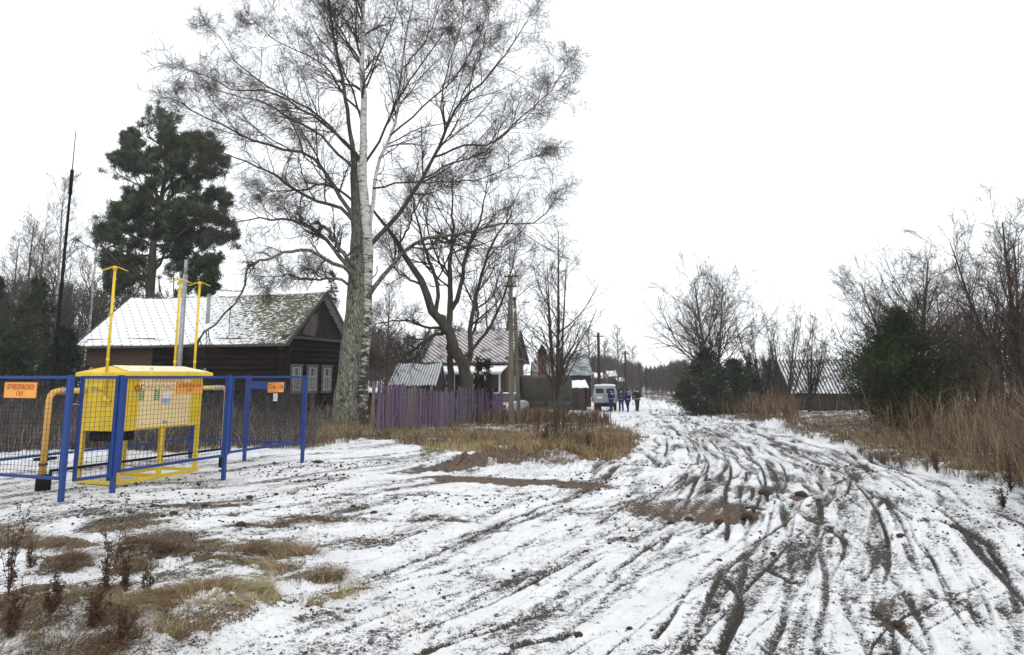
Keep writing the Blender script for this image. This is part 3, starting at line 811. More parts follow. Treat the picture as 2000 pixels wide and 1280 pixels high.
b2 = W(704, 812, 28.6); base2 = np.array([b2[0], b2[1], gz(b2[0], b2[1])-.1])
t2 = thing('birch_tree', 'tall white-barked birch with peeling black and white stems right of the mossy trunk', 'tree', base2, group='two old birches grown together')
wt = limb_px([(702, 822), (704, 760), (708, 700), (712, 640), (714, 580), (717, 520), (718, 480), (712, 406), (708, 337), (709, 284), (711, 200), (706, 122), (709, 40), (711, -60), (714, -170)], 28.6, 28.2, .33, .02, 32, .012)
wt = (wt[0], np.interp(np.linspace(0, 1, 32), [0, .05, .35, .55, .8, 1], [.40, .30, .245, .15, .08, .02]))
ws = [
 ([(719, 478), (728, 406), (732, 353), (742, 317), (763, 264), (779, 203), (785, 134), (795, 61), (806, 0), (812, -90)], 28.5, 30.5, .14, .02),
 ([(716, 585), (727, 569), (776, 508), (804, 479), (830, 465), (883, 459), (937, 447), (973, 436), (1027, 440), (1063, 421), (1085, 390)], 28.4, 25.5, .155, .02),
 ([(720, 482), (767, 431), (799, 386), (828, 345), (844, 313), (868, 264), (897, 203), (941, 162), (990, 106), (1031, 32), (1040, 20)], 28.4, 31.0, .16, .02),
 ([(846, 308), (909, 284), (957, 282), (1006, 244), (1059, 195), (1104, 134), (1108, 120)], 29.9, 27.5, .075, .015),
 ([(828, 348), (888, 317), (941, 300), (990, 260), (1030, 227), (1080, 180)], 29.5, 33, .07, .015),
 ([(728, 368), (787, 357), (868, 357), (949, 345), (1010, 320), (1060, 290)], 28.3, 26.0, .065, .012),
 ([(712, 320), (750, 260), (771, 203), (800, 160), (850, 90), (900, 20), (915, -20)], 28.4, 27.0, .09, .015),
 ([(710, 317), (665, 268), (624, 236), (584, 211), (523, 179), (454, 175), (380, 138), (350, 150)], 28.3, 25.8, .10, .015),
 ([(705, 322), (657, 260), (600, 211), (523, 170), (462, 122), (429, 73), (393, 45)], 28.3, 31.0, .09, .014),
 ([(707, 223), (665, 175), (641, 134), (600, 110), (543, 81), (502, 49), (480, 45)], 28.3, 29.8, .075, .012),
 ([(704, 122), (665, 61), (632, 0), (600, -50)], 28.3, 27.0, .07, .012),
 ([(710, 250), (690, 180), (660, 110), (640, 40), (590, -20), (560, -60)], 28.3, 30.5, .07, .012),
 ([(716, 170), (746, 93), (775, 20), (790, -60)], 28.3, 29.5, .065, .012),
 ([(785, 134), (830, 80), (860, 10), (880, -60)], 29.9, 29.0, .06, .012),
 ([(763, 264), (820, 215), (890, 150), (930, 80), (960, 0), (970, -30)], 29.2, 32.0, .07, .012),
 ([(868, 264), (862, 200), (880, 120), (900, 50), (905, -10)], 30, 28.4, .06, .012),
 ([(897, 203), (930, 130), (950, 60), (955, -10)], 30.5, 31.5, .05, .012),
]
ws = [limb_px(*a) for a in ws]; ws = [(p, r*.68) for p, r in ws]
strands('trunk', [(wt[0][None], wt[1][None], 14)]+[(p[None], r[None], 8) for p, r in ws[:1]], M['birch'], t2, base2)
strands('limb', [(p[None], r[None], 10) for p, r in ws[1:2]], M['mossbark'], t2, base2)
tw = crown([(wt[0][16:32], wt[1][16:32])]+ws, 18, 9, 6, 2, (0, 0, .06), (0, 0, -.07), .33, .0058)
strands('crown', [(p[None], r[None], 6) for p, r in ws[2:]]+tw, M['twig'], t2, base2)

# --- dark knotted tree behind the purple fence
b3 = W(905, 800, 33.8); base3 = np.array([b3[0], b3[1], gz(b3[0], b3[1])-.1])
t3 = thing('maple_tree', 'dark knotty tree with a leaning forked trunk behind the purple picket fence', 'tree', base3)
mt = [
 ([(912, 812), (912, 760), (905, 715), (888, 680), (872, 640), (845, 610), (830, 560), (805, 520), (780, 480), (745, 430), (720, 400)], 30, 29.0, .30, .05),
 ([(879, 812), (880, 760), (879, 700), (876, 650)], 30.6, 30.3, .17, .14),
 ([(912, 740), (920, 700), (918, 650), (925, 600), (940, 540), (960, 480), (985, 440), (1000, 420)], 30, 31.0, .13, .03),
 ([(876, 640), (880, 580), (878, 520), (885, 450), (882, 390), (880, 350)], 30, 31.0, .15, .02),
 ([(876, 620), (900, 560), (910, 500), (930, 450), (945, 400), (950, 360)], 30, 28.8, .12, .02),
 ([(850, 615), (856, 560), (835, 500), (820, 450), (810, 400), (800, 360)], 29.8, 31.5, .10, .02),
 ([(868, 650), (840, 660), (800, 690), (765, 700), (740, 705)], 30, 28.3, .09, .02),
 ([(872, 640), (830, 640), (790, 625), (740, 632), (725, 630)], 30, 27.4, .07, .015),
 ([(905, 700), (950, 650), (980, 590), (1000, 520), (1010, 480)], 30, 29, .08, .02),
 ([(830, 560), (790, 540), (770, 520), (760, 480)], 29.6, 28.5, .06, .02),
 ([(780, 480), (800, 440), (815, 400), (850, 360)], 29.2, 28.4, .05, .015),
]
mt = [limb_px([(q[0], q[1] if q[1] < 800 else 800) for q in a[0]], a[1]+3.8, a[2]+3.8, a[3]*1.12, a[4]) for a in mt]
strands('trunk', [(p[None], r[None], 10) for p, r in mt], M['bark'], t3, base3)
strands('crown', crown(mt[2:]+[(mt[0][0][7:], mt[0][1][7:])] if False else mt[2:], 11, 8, 6, 2, (0, 0, .07), (0, 0, .02), .50, .0058, 48), M['twig'], t3, base3)
for px, py, r in [(872, 642, .33), (862, 622, .26), (915, 742, .28), (880, 655, .24)]:
    c = W(px, py, 33.75); MB(base3).ball(c, r, S=9, sc=(1, .9, .8)).build('burl', M['bark'], t3)

# ================================================================= GENERIC BARE TREES
def bare_tree(name, label, x, y, h, r0, spread=.4, n=(16, 7, 5, 2), fork=1, ang=38, lean=(0, 0), t0=.25, rmin=.006, mats=('bark', 'twig'), group=None, up=.10, trunkmat=None, wob=.05, dz=0, shape=None, kind_parts=True, sub=None):
    z = gz(x, y)-.1+dz; base = np.array([x, y, z])
    o = thing(name, label, 'tree', base, group=group)
    stems = []
    for k in range(fork):
        K = 14; a = rng.random()*6.28; sp = (0.0 if fork == 1 else (sub or .22))*h*(.4+.8*rng.random())
        f = np.linspace(0, 1, K)
        hh = h*(1 if k == 0 else rng.uniform(.72, .98))
        X = lean[0]*h*f+sp*np.cos(a)*f**.9; Yy = lean[1]*h*f+sp*np.sin(a)*f**.9
        P = np.stack([X, Yy, hh*f], 1); P[1:] += np.cumsum(rng.normal(size=(K-1, 3))*wob*h*.012*3, 0)*[1, 1, .3]
        stems.append((P, r0*(1-.88*f)*(1 if k == 0 else .75)))
    P, Rr = stack(stems)
    sh = shape or (lambda t: 1-.35*np.abs(t-.35))
    A, Ra = spawn(P, Rr, n[0], t0, .97, ang, spread, 9, .10, (0, 0, up), .45, rmin*1.6, .3, .4, shape=sh, taperL=.62)
    B, Rb = spawn(A, Ra, n[1], .15, 1., 38, .5, 6, .14, (0, 0, up*.6), .6, rmin*1.15, .4, .25, taperL=.4)
    C, Rc = spawn(B, Rb, n[2], .15, 1., 36, .55, 4, .16, (0, 0, up*.2), .7, rmin*.85, .7, .18, taperL=.3)
    lst = [(A, Ra, 4), (B, Rb, 3), (C, Rc, 3)]
    if n[3]:
        D, Rd = spawn(C, Rc, n[3], .2, 1., 35, .6, 4, .16, (0, 0, 0), .8, rmin*.7, .8, .14, taperL=.3); lst.append((D, Rd, 3))
    strands('trunk', [(P, Rr, 8)], M[mats[0]], o, (0, 0, 0)); strands('crown', lst, M[mats[1]], o, (0, 0, 0))
    return o

def at(px, Y): return (px-1000)/1346.0*Y
def topz(py, Y): return CH+ray(1000, py)[1]*Y
def ht(py, px, Y): return topz(py, Y)-gz(at(px, Y), Y)

bare_tree('young_tree', 'slender bare young tree in the dry grass right of the concrete pole', at(1087, 26.5), 26.5, ht(452, 1087, 26.5), .11, .42, (14, 5, 4, 1), 4, 42, t0=.2, rmin=.006, up=.10, mats=('bark', 'twig'), sub=.10)
# right side of the road
bare_tree('bare_tree', 'bare tree with a pointed fan of limbs rising out of the dark spruces', at(1392, 52), 52, ht(545, 1392, 52), .2, .66, (30, 7, 4, 2), 3, 46, t0=.22, rmin=.010, up=.07, sub=.20)
for px, Y, py, lb in [(1492, 50, 628, 'leafless shrubby tree next to the spruces, left of the corrugated shed roof'), (1530, 49, 612, 'leafless multi-stemmed tree standing before the left end of the shed roof'), (1575, 51, 640, 'leafless shrubby tree overlapping the middle of the corrugated shed roof')]:
    bare_tree('bare_tree', lb, at(px, Y), Y, ht(py, px, Y), .11, .40, (13, 6, 4, 1), 5, 30, t0=.14, rmin=.0085, up=.13, group='leafless shrubby trees by the shed', sub=.3)
bare_tree('bare_tree', 'wide rounded leafless tree rising behind the big green juniper', at(1780, 34), 34, ht(512, 1780, 34), .18, .66, (24, 8, 5, 2), 4, 46, t0=.32, rmin=.0068, up=.06, sub=.34)
bare_tree('bare_tree', 'tall dark leafless tree at the right edge above the reddish weeds', at(1985, 20), 20, ht(430, 1985, 20), .13, .55, (22, 7, 5, 2), 3, 40, t0=.15, rmin=.005, up=.12, lean=(-.10, 0), sub=.22)
for px, Y, py, lb in [(1905, 23, 540, 'dark leafless tree just right of the juniper, half in its branches'), (2060, 17, 470, 'leafless tree mostly outside the right edge, its twigs reaching in'),
                      (1850, 29, 560, 'low leafless tree tangled behind the right flank of the juniper'), (1950, 30, 540, 'leafless tree standing behind the tall dark tree at the right edge'), (2130, 26, 400, 'outermost leafless tree on the right')]:
    bare_tree('bare_tree', lb, at(px, Y), Y, ht(py, px, Y), .09, .52, (17, 7, 4, 1), 3, 40, t0=.08, rmin=.0055, up=.08, mats=('bark', 'twig_red'), group='leafless trees along the right verge', sub=.3)
# left background: birches above the dark wood
for px, Y, py, lb, mk in [(95, 60, 352, 'tallest pale birch behind the black lightning rod', 'birch'), (38, 58, 430, 'grey leafless tree at the left edge above the dark wood', 'bark'),
                      (165, 62, 420, 'pale leafless tree between the lightning rod and the pine', 'birch'), (10, 66, 470, 'leafless tree cut by the left edge of the view', 'bark'), (60, 64, 440, 'grey leafless tree just left of the tallest pale birch', 'bark')]:
    bare_tree('bare_tree', lb, at(px, Y), Y, ht(py, px, Y), .2, .36, (30, 7, 5, 2), 1, 36, t0=.28, rmin=.010, up=.12, mats=(mk, 'twig_grey'), group='leafless trees above the left wood')
# trees behind the second house and along the lane
for px, Y, py, lb in [(755, 58, 560, 'leafless tree seen just right of the white birch stem'), (990, 56, 480, 'hazy yellow-grey leafless tree behind the concrete pole'), (930, 62, 560, 'leafless tree standing behind the ridge of the second house'),
                      (1150, 70, 640, 'small leafless tree left of the far wooden pole'), (1207, 88, 640, 'feathery pale tree above the parked van'), (1235, 96, 680, 'lower feathery tree right of the van'), (1180, 82, 668, 'leafless tree left of the feathery pale tree'), (1130, 74, 690, 'low leafless tree behind the grey hipped roof'),
                      (1655, 75, 690, 'leafless tree behind the right end of the shed roof'), (1700, 62, 640, 'leafless tree between shed roof and juniper')]:
    bare_tree('bare_tree', lb, at(px, Y), Y, ht(py, px, Y), .15, .40, (26, 7, 4, 1), 1, 38, t0=.15, rmin=.012, up=.11, mats=('bark', 'twig_grey'), group='leafless trees in the background')

# ================================================================= CONIFERS
def tufts(name, P, D, L, w, tint, mat, parent, per=1):
    """small flat sprays of needles: one tapered blade each"""
    n = len(P); rv = rng.normal(size=P.shape); sd = unit(np.cross(D, rv))
    a = P-sd*w[:, None]/2; b = P+sd*w[:, None]/2; m = P+D*(L*.6)[:, None]; tip = P+D*L[:, None]
    Vv = np.stack([a, b, m-sd*w[:, None]*.4, m+sd*w[:, None]*.4, tip-sd*w[:, None]*.06, tip+sd*w[:, None]*.06], 1).reshape(-1, 3)
    bb = np.arange(n)[:, None]*6
    Ff = np.concatenate([bb+np.array([0, 1, 3, 2]), bb+np.array([2, 3, 5, 4])])
    return link(name, mesh_np(name, Vv, Ff, False, {'tint': np.repeat(tint, 6)}), M[mat], parent)

def conifer(name, label, x, y, h, rad, mat, n_br=150, n_sub=9, n_nd=26, ln=.16, w=.03, t0=.05, profile=None, up=.0, group=None, irregular=.25, multi=1, r0=.12):
    z = gz(x, y)-.05; o = thing(name, label, 'tree', (x, y, z), group=group)
    prof = profile or (lambda t: (1-t)**.9)
    tops = [(0, 0, h)]
    for k in range(multi-1):
        a = rng.random()*6.28; q = rad*rng.uniform(.3, .75); tops.append((q*math.cos(a), q*math.sin(a), h*rng.uniform(.45, .8)))
    A_, R_, Tr = [], [], []
    for (ox, oy, hh) in tops:
        K = 10; f = np.linspace(0, 1, K)
        tp = np.stack([ox*np.minimum(1, f*2), oy*np.minimum(1, f*2), hh*f], 1)+np.cumsum(rng.normal(size=(K, 3))*.02, 0)*[1, 1, 0]
        Tr.append((tp, r0*(1-.9*f)))
        nb = int(n_br*hh/h); t = t0+(1-t0)*rng.random(nb)**.9; a = rng.random(nb)*6.28
        L = rad*prof(t)*(1-irregular+2*irregular*rng.random(nb))*(hh/h if multi > 1 else 1)+.10
        K2 = 7; g = np.linspace(0, 1, K2)
        rise = (up+rng.normal(0, .12, nb))
        base = np.stack([np.interp(t, f, tp[:, i]) for i in range(3)], 1)
        dr = np.stack([np.cos(a), np.sin(a)], 1)
        P = np.zeros((nb, K2, 3)); 
        P[:, :, 0] = base[:, None, 0]+dr[:, 0:1]*L[:, None]*g; P[:, :, 1] = base[:, None, 1]+dr[:, 1:2]*L[:, None]*g
        P[:, :, 2] = base[:, None, 2]+L[:, None]*(rise[:, None]*g+ (.28 if up <= 0 else .1)*g**2-(.22 if up <= 0 else 0)*g)
        P += np.cumsum(rng.normal(size=P.shape)*.02, 1)*L.mean()
        A_.append(P); R_.append(np.linspace(.018, .004, K2)[None]*np.ones((nb, 1)))
    A = np.concatenate(A_); Ra = np.concatenate(R_)
    B, Rb = spawn(A, Ra, n_sub, .2, 1., 45, .42, 4, .16, (0, 0, -.02+up*.15), .7, .003, .5, .08, taperL=.35)
    allP = np.concatenate([B.reshape(-1, 4, 3)])
    m = len(allP)*n_nd//6
    i = rng.integers(0, len(allP), m); f = rng.random(m)*2.999; k = f.astype(int); fr = (f-k)[:, None]
    P = allP[i, k]*(1-fr)+allP[i, k+1]*fr; T = unit(allP[i, k+1]-allP[i, k])
    D = unit(T*.9+rng.normal(size=P.shape)*.55+np.array([0, 0, up*.35]))
    P[:, 2] = np.maximum(P[:, 2], .05)
    clump = fbm((P[:, 0]+x)*1.6+P[:, 1], P[:, 2]*1.6+P[:, 1]*.7, 400, 3)
    tint = np.clip(.5+(clump-.5)*1.6+rng.normal(0, .2, m), 0, 1)
    strands('trunk', [(a[None], b[None], 6) for a, b in Tr]+[(A, Ra, 3)], M['bark'], o, (0, 0, 0))
    tufts('crown', P, D, ln*(.6+.8*rng.random(m)), w*(.6+.8*rng.random(m)), tint, mat, o)
    return o

jp = lambda t: np.where(t < .35, .78+.22*np.sin(t/.35*1.57), np.clip(1-(t-.35)/.65, 0, 1)**1.1)
conifer('juniper', 'big bushy green juniper standing in the weeds right of the road', at(1768, 24), 24, ht(606, 1768, 24), 2.0, 'juniper', 460, 10, 36, .10, .02, .02, jp, .45, irregular=.30, multi=3)
conifer('spruce_tree', 'dark drooping spruce left of its twin at the right-hand bend of the road', at(1378, 45), 45, ht(682, 1378, 45), 2.0, 'needles', 260, 9, 26, .16, .035, .02, lambda t: np.where(t < .25, .8+.8*t, np.clip(1-(t-.25)/.75, 0, 1)**.7), 0, 'dark spruces at the bend', .3, 2)
conifer('spruce_tree', 'dark wide spruce right of its twin, next to the reddish shrubs', at(1432, 46), 46, ht(702, 1432, 46), 2.0, 'needles', 260, 9, 26, .16, .035, .02, lambda t: np.where(t < .25, .8+.8*t, np.clip(1-(t-.25)/.75, 0, 1)**.7), 0, 'dark spruces at the bend', .3, 3)
conifer('spruce_tree', 'small pointed spruce between the dark spruces and the shed', at(1462, 50), 50, ht(690, 1462, 50), .7, 'needles', 90, 7, 16, .16, .035, .02, None, 0, 'dark spruces at the bend')
# left wood
for i, (px, Y, py, rd, lb) in enumerate([(62, 33, 545, 2.6, 'large dark spruce behind the left end of the blue fence'), (118, 30, 640, 1.7, 'dark spruce at the foot of the lightning rod'), (-25, 38, 540, 2.6, 'dark spruce cut by the left edge'), (20, 31, 650, 1.8, 'low dark spruce at the left edge above the blue fence')]):
    conifer('spruce_tree', lb, at(px, Y), Y, ht(py, px, Y), rd, 'needles', 260, 9, 22, .17, .034, .03, None, 0, 'dark spruces of the left wood', .3)
conifer('spruce_tree', 'narrow dark spruce top showing behind the log house gable', at(643, 46), 46, ht(530, 643, 46), 1.5, 'needles', 150, 8, 14, .2, .04, .1, None, 0, irregular=.5)
for px, py, lb in [(938, 700, 'left one of the two dark columnar evergreens before the veranda'), (951, 708, 'right one of the two dark columnar evergreens before the veranda')]:
    conifer('columnar_evergreen', lb, at(px, 36), 36, ht(py, px, 36), .20, 'needles', 110, 6, 26, .1, .03, .03, lambda t: np.clip(1.15-t, 0, 1)**.5, .8, 'dark columnar evergreens', .15)

# --- old pine behind the log house: limbs follow the photo
Yp = 44.0
pb = np.array([at(283, Yp), Yp, gz(at(283, Yp), Yp)-.1])
tp_ = thing('pine_tree', 'old spreading pine with dense dark crown rising behind the snowy log house roof', 'tree', pb)
def LP(pts, *a): return limb_px([(312+(x_-312)*.90, 430+(y_-430)*.88 if y_ < 430 else y_) for x_, y_ in pts], *a)
pt = LP([(268, 800), (280, 700), (288, 600), (296, 520), (300, 470), (312, 410), (318, 370), (325, 310), (318, 270), (285, 245)], Yp, Yp, .42, .05, 20, .02)
pl = [LP(p, Yp, y1, r, .03) for p, y1, r in [
 ([(300, 480), (270, 470), (235, 455), (200, 462)], 42.5, .12), ([(300, 470), (310, 440), (290, 425), (262, 422), (225, 430)], 45, .12),
 ([(305, 440), (306, 380), (290, 340), (262, 320), (235, 300)], 43, .14), ([(322, 340), (345, 300), (370, 270), (380, 255)], 44.5, .12),
 ([(310, 420), (340, 370), (370, 350), (410, 330), (430, 300)], 45, .14), ([(302, 470), (350, 440), (400, 430), (440, 440), (452, 460)], 43, .13),
 ([(303, 480), (350, 480), (400, 500), (425, 520)], 42.6, .12), ([(296, 520), (330, 500), (370, 530), (400, 560)], 42.6, .10),
 ([(296, 500), (260, 500), (225, 505), (215, 520)], 45.5, .10), ([(290, 570), (270, 540), (240, 540), (225, 560)], 45.5, .08),
 ([(318, 370), (350, 340), (400, 300), (420, 275)], 42.5, .10), ([(322, 320), (300, 300), (265, 280), (250, 262)], 45.4, .08),
 ([(316, 400), (360, 400), (400, 390), (440, 385)], 46.2, .10), ([(300, 470), (330, 455), (360, 470), (400, 470)], 46.4, .10),
 ([(322, 310), (340, 280), (332, 255)], 44, .08), ([(310, 400), (280, 395), (250, 385), (240, 400)], 43, .08), ([(300, 450), (320, 420), (350, 420), (390, 420)], 42.2, .08)]]
P, Rr = stack(pl+[(pt[0][4:20], pt[1][4:20])])
A, Ra = spawn(P, Rr, 15, .15, 1., 55, .30, 6, .14, (0, 0, .08), .5, .02, .4, .7, taperL=.45)
A2, Ra2 = spawn(P, Rr*.3, 5, .9, 1., 45, .2, 6, .14, (0, 0, .1), .9, .02, .4, .7, taperL=.1)
A = np.concatenate([A, A2]); Ra = np.concatenate([Ra, Ra2])
B, Rb = spawn(A, Ra, 7, .3, 1., 50, .45, 4, .14, (0, 0, .15), .6, .012, .6, .35, taperL=.3)
strands('trunk', [(pt[0][None], pt[1][None], 10)]+[(p[None], r[None], 7) for p, r in pl]+[(A, Ra, 4), (B, Rb, 3)], M['bark'], tp_, pb)
m = len(B)*70; i = rng.integers(0, len(B), m)
k = rng.choice([1, 2, 3], m, p=[.05, .25, .7]); C0 = B[i, k]
D = unit(rng.normal(size=(m, 3))+np.array([0, 0, .5])); Pn = C0+D*.03+rng.normal(size=(m, 3))*.08
cl_ = fbm(C0[:, 0]*1.1+C0[:, 1], C0[:, 2]*1.1, 410, 3)
tint = np.clip(.40+(cl_-.5)*1.2+D[:, 2]*.30+(rng.random(len(B))[i]-.5)*.5+rng.normal(0, .12, m), 0, 1)  # upward needles get a paler tint: light from above put into the colour
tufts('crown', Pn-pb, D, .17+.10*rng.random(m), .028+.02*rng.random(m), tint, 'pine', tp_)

# ================================================================= FAR WOODS AND BRUSH (one mass each)
def wood_variants(n, h=1.0, rmin=.0014, nb=(26, 6, 3)):
    out = []
    for k in range(n):
        f = np.linspace(0, 1, 8); Pt = np.stack([np.cumsum(rng.normal(0, .008, 8)), np.cumsum(rng.normal(0, .008, 8)), f], 1)[None]
        Rt = (.011*(1-.85*f))[None]
        A, Ra = spawn(Pt, Rt, nb[0], .16, .98, 34, .30, 5, .1, (0, 0, .14), .4, rmin*1.5, .4, .03, taperL=.65)
        B, Rb = spawn(A, Ra, nb[1], .15, 1, 34, .5, 3, .12, (0, 0, .05), .7, rmin, .7, .03, taperL=.3)
        C, Rc = spawn(B, Rb, nb[2], .2, 1, 34, .6, 3, .12, (0, 0, .0), .8, rmin*.8, .8, .02, taperL=.3)
        out.append(merge_tubes([(Pt, Rt, 4), (A, Ra, 3), (B, Rb, 3), (C, Rc, 3)]))
    return out
WV = wood_variants(5, rmin=.0022)
WF = wood_variants(5, rmin=.0042, nb=(34, 8, 2))
def wood(name, label, spots, mat, WV=WV):
    Vs, Fs, n = [], [], 0
    for (x, y, h) in spots:
        v, f = WV[rng.integers(len(WV))]
        a = rng.random()*6.28; c, s = math.cos(a), math.sin(a); wd = h*rng.uniform(.75, 1.15)
        q = np.stack([(v[:, 0]*c-v[:, 1]*s)*wd+x, (v[:, 0]*s+v[:, 1]*c)*wd+y, v[:, 2]*h+gz(x, y)-.1], 1)
        Vs.append(q); Fs.append(f+n); n += len(v)
    o = link(name, mesh_np(name, np.concatenate(Vs), np.concatenate(Fs), False), M[mat])
    return tag(o, label, 'wood', kind='stuff')
def spots(n, px0, px1, Y0, Y1, pyf, jit=.2):
    out = []
    for k in range(n):
        px = rng.uniform(px0, px1); Y = rng.uniform(Y0, Y1)
        h = ht(pyf(px), px, Y)*(1-jit*rng.random()); out.append((at(px, Y), Y, max(h, 1.2)))
    return out
wood('far_wood', 'dark leafless wood behind the blue enclosure and log house', spots(230, -500, 420, 62, 92, lambda p: np.interp(p, [-500, 0, 240, 420], [480, 545, 560, 600])), 'twig')
wood('far_wood', 'brown leafless wood between the birches and the second house', spots(230, 540, 1010, 62, 92, lambda p: np.interp(p, [560, 700, 780, 860, 1000], [640, 625, 655, 640, 640])), 'twig_grey')
wood('far_wood', 'hazy grey-brown wood closing the end of the lane', spots(260, 1050, 1345, 105, 190, lambda p: np.interp(p, [1090, 1200, 1260, 1290, 1330], [690, 700, 712, 716, 706]), .22), 'twig_grey', WF)
wood('far_wood', 'leafless wood behind the spruces and shed', spots(100, 1310, 1760, 80, 135, lambda p: np.interp(p, [1310, 1480, 1600, 1680, 1760], [705, 700, 712, 690, 670]), .2), 'twig_grey', WF)
wood('far_wood', 'leafless wood behind the right-hand verge', spots(70, 1740, 2500, 42, 70, lambda p: 600, .3), 'twig')

def brush(name, label, poly, n, h0, h1, mat, y0, y1, u0, u1, msk, rm=.005, cat='shrubs', nch=5, lean=.12):
    u = rng.uniform(u0, u1, n*3); y = 1/rng.uniform(1/y1, 1/y0, n*3); x = u*y
    ok = vegat(x, y, msk) > .5
    if poly is not None: ok &= inpoly(x, y, poly)
    x, y = x[ok][:n], y[ok][:n]; k = len(x)
    z = ztop(x, y)-.02; H = (h0+(h1-h0)*rng.random(k)**1.3)*(.35+1.3*fbm(x*.7, y*.7, 440, 3)); x = x+rng.normal(0, .12, k)
    K = 6; f = np.linspace(0, 1, K); a = rng.random(k)*6.28; ln = np.abs(rng.normal(0, lean, k))
    P = np.stack([x[:, None]+np.cos(a)[:, None]*(ln*H)[:, None]*f**1.6, y[:, None]+np.sin(a)[:, None]*(ln*H)[:, None]*f**1.6, z[:, None]+H[:, None]*f], -1)
    P[:, 1:] += np.cumsum(rng.normal(size=(k, K-1, 3))*.012, 1)
    Rr = np.linspace(rm*1.5, rm*.7, K)[None]*np.ones((k, 1))
    B, Rb = spawn(P, Rr, nch, .3, 1, 28, .38, 4, .12, (0, 0, .12), .7, rm*.6, .7, .08, taperL=.3)
    v, fq = merge_tubes([(P, Rr, 3), (B, Rb, 3)])
    tn = np.clip(rng.normal(.45, .28, k)+(fbm(x*.6, y*.6, 430)-.5)*.8, 0, 1)
    tn = np.concatenate([np.repeat(tn, K*3), np.repeat(np.repeat(tn, nch), 4*3)])
    return tag(link(name, mesh_np(name, v, fq, False, {'tint': tn}), M[mat]), label, cat, kind='stuff')
redp = hits([(1372, 812), (1420, 818), (1500, 830), (1545, 842), (1560, 830), (1555, 812), (1480, 800), (1400, 795)])
brush('shrubs', 'low reddish-brown shrubs between the spruces and the snowy mound', redp, 1500, .5, 1.3, 'brush_red', 20, 60, .2, .5, vr, .007, lean=.35)
rp2 = hits([(1700, 880), (1780, 900), (1860, 915), (1930, 935), (2000, 965), (2200, 1040), (2500, 1100)])+[(40, 8), (40, 26), (14, 26), (12.2, 21)]
brush('weed_thicket', 'tangle of tall reddish-brown dead weeds along the right verge', rp2, 7200, .3, 1.15, 'brush_red', 7, 30, .4, 1.4, vr, .0033, nch=6, lean=.4)
brush('weed_thicket', 'brown brush behind the juniper and along the right verge', [(17.2, 24), (30, 19), (45, 60), (19, 60), (17, 30)], 1300, .8, 2.1, 'brush_red', 19, 60, .3, 1.2, vr, .007, nch=6)
vp = hits([(1040, 850), (1060, 880), (1110, 880), (1150, 850), (1210, 835), (1190, 815), (1120, 812), (1060, 815)])
brush('weed_thicket', 'dark dead weeds around the foot of the slender young tree', vp, 430, .3, .95, 'brush_dark', 17, 40, -.1, .3, vl, .006, nch=5)
brush('weed_thicket', 'brown weeds growing up against the purple picket fence', hits([(700, 860), (735, 848), (860, 842), (985, 832), (985, 818), (860, 826), (735, 838), (640, 840)]), 1000, .25, .85, 'brush_red', 14, 45, -.4, .1, vl, .005, nch=5)
brush('weed_thicket', 'grey brambles in front of the log house', hits([(-100, 872), (300, 868), (600, 862), (650, 830), (600, 815), (0, 815), (-200, 830)]), 2300, .3, 1.25, 'brush_grey', 14, 34, -1.2, -.2, vl, .0055, nch=6, lean=.3)
brush('weed_thicket', 'brown weeds at the far side of the yard left of the parked van', hits([(1020, 815), (1150, 812), (1160, 795), (1100, 790), (1010, 795)]), 500, .4, 1.3, 'brush_dark', 24, 60, -.05, .2, vl, .008, nch=6)

# foreground dead weeds, each one a plant
def weed_plant(name, label, px, py, h, n, group, seedw=0):
    c = hit(px, py); z = float(ztop(c[0], c[1])[0])-.02
    o = thing(name, label, 'weed', (c[0], c[1], z), group=group)
    K = 7; f = np.linspace(0, 1, K); a = rng.random(n)*6.28; ln = np.abs(rng.normal(0, .22, n)); H = h*(.35+.65*rng.random(n)); H[0] = h; ln[0] = .06
    P = np.stack([np.cos(a)[:, None]*(ln*H)[:, None]*f**1.4, np.sin(a)[:, None]*(ln*H)[:, None]*f**1.4, H[:, None]*f*(1-.25*ln[:, None]*f)], -1)
    P[:, 1:] += np.cumsum(rng.normal(size=(n, K-1, 3))*.007, 1)
    Rr = np.linspace(.0034, .0014, K)[None]*np.ones((n, 1))
    B, Rb = spawn(P, Rr, 12, .15, 1, 45, .13, 4, .3, (0, 0, -.05), .7, .0011, .8, .03, taperL=.3)
    C, Rc = spawn(B, Rb, 4, .1, 1, 50, .5, 3, .5, (0, 0, -.25), .9, .0016, .9, .018, taperL=.3)
    strands('stalk', [(P, Rr, 4), (B, Rb, 3)], M['stem'], o, (0, 0, 0)); 
    m = len(C); D = unit(C[:, -1]-C[:, 0])
    tufts('withered_leaves', np.repeat(C[:, 0], 2, 0), unit(np.repeat(D, 2, 0)+rng.normal(size=(m*2, 3))*.5), .012+.024*rng.random(m*2), .004+.005*rng.random(m*2), rng.random(m*2)*.5, 'weeds', o)
    return o
for i, (px, py, h, n, lb) in enumerate([(225, 1105, .66, 3, 'tallest dead weed stalk in the snow below the blue gate post'), (205, 1175, .60, 7, 'dark leafy dead weed just left of the tallest stalk'), (15, 1180, .75, 9, 'dark dead weed at the left edge of the view'),
                                 (20, 1262, .42, 13, 'bushy dark dead weed in the bottom left corner'), (180, 1240, .32, 12, 'low tangled dead weed in the brown grass'), (285, 1180, .26, 6, 'short dead weed left of the straw tuft'), (245, 1165, .38, 8, 'dead weed between the tallest stalk and the short one'),
                                 (100, 1225, .30, 10, 'low dead weed between the left edge and the tangled one'), (60, 1110, .22, 5, 'small olive dead weed near the left edge'), (235, 1262, .24, 10, 'dead weed at the bottom beside the straw tuft')]):
    weed_plant('dead_weed', lb, px, py, h, n, 'dead weeds in the foreground')
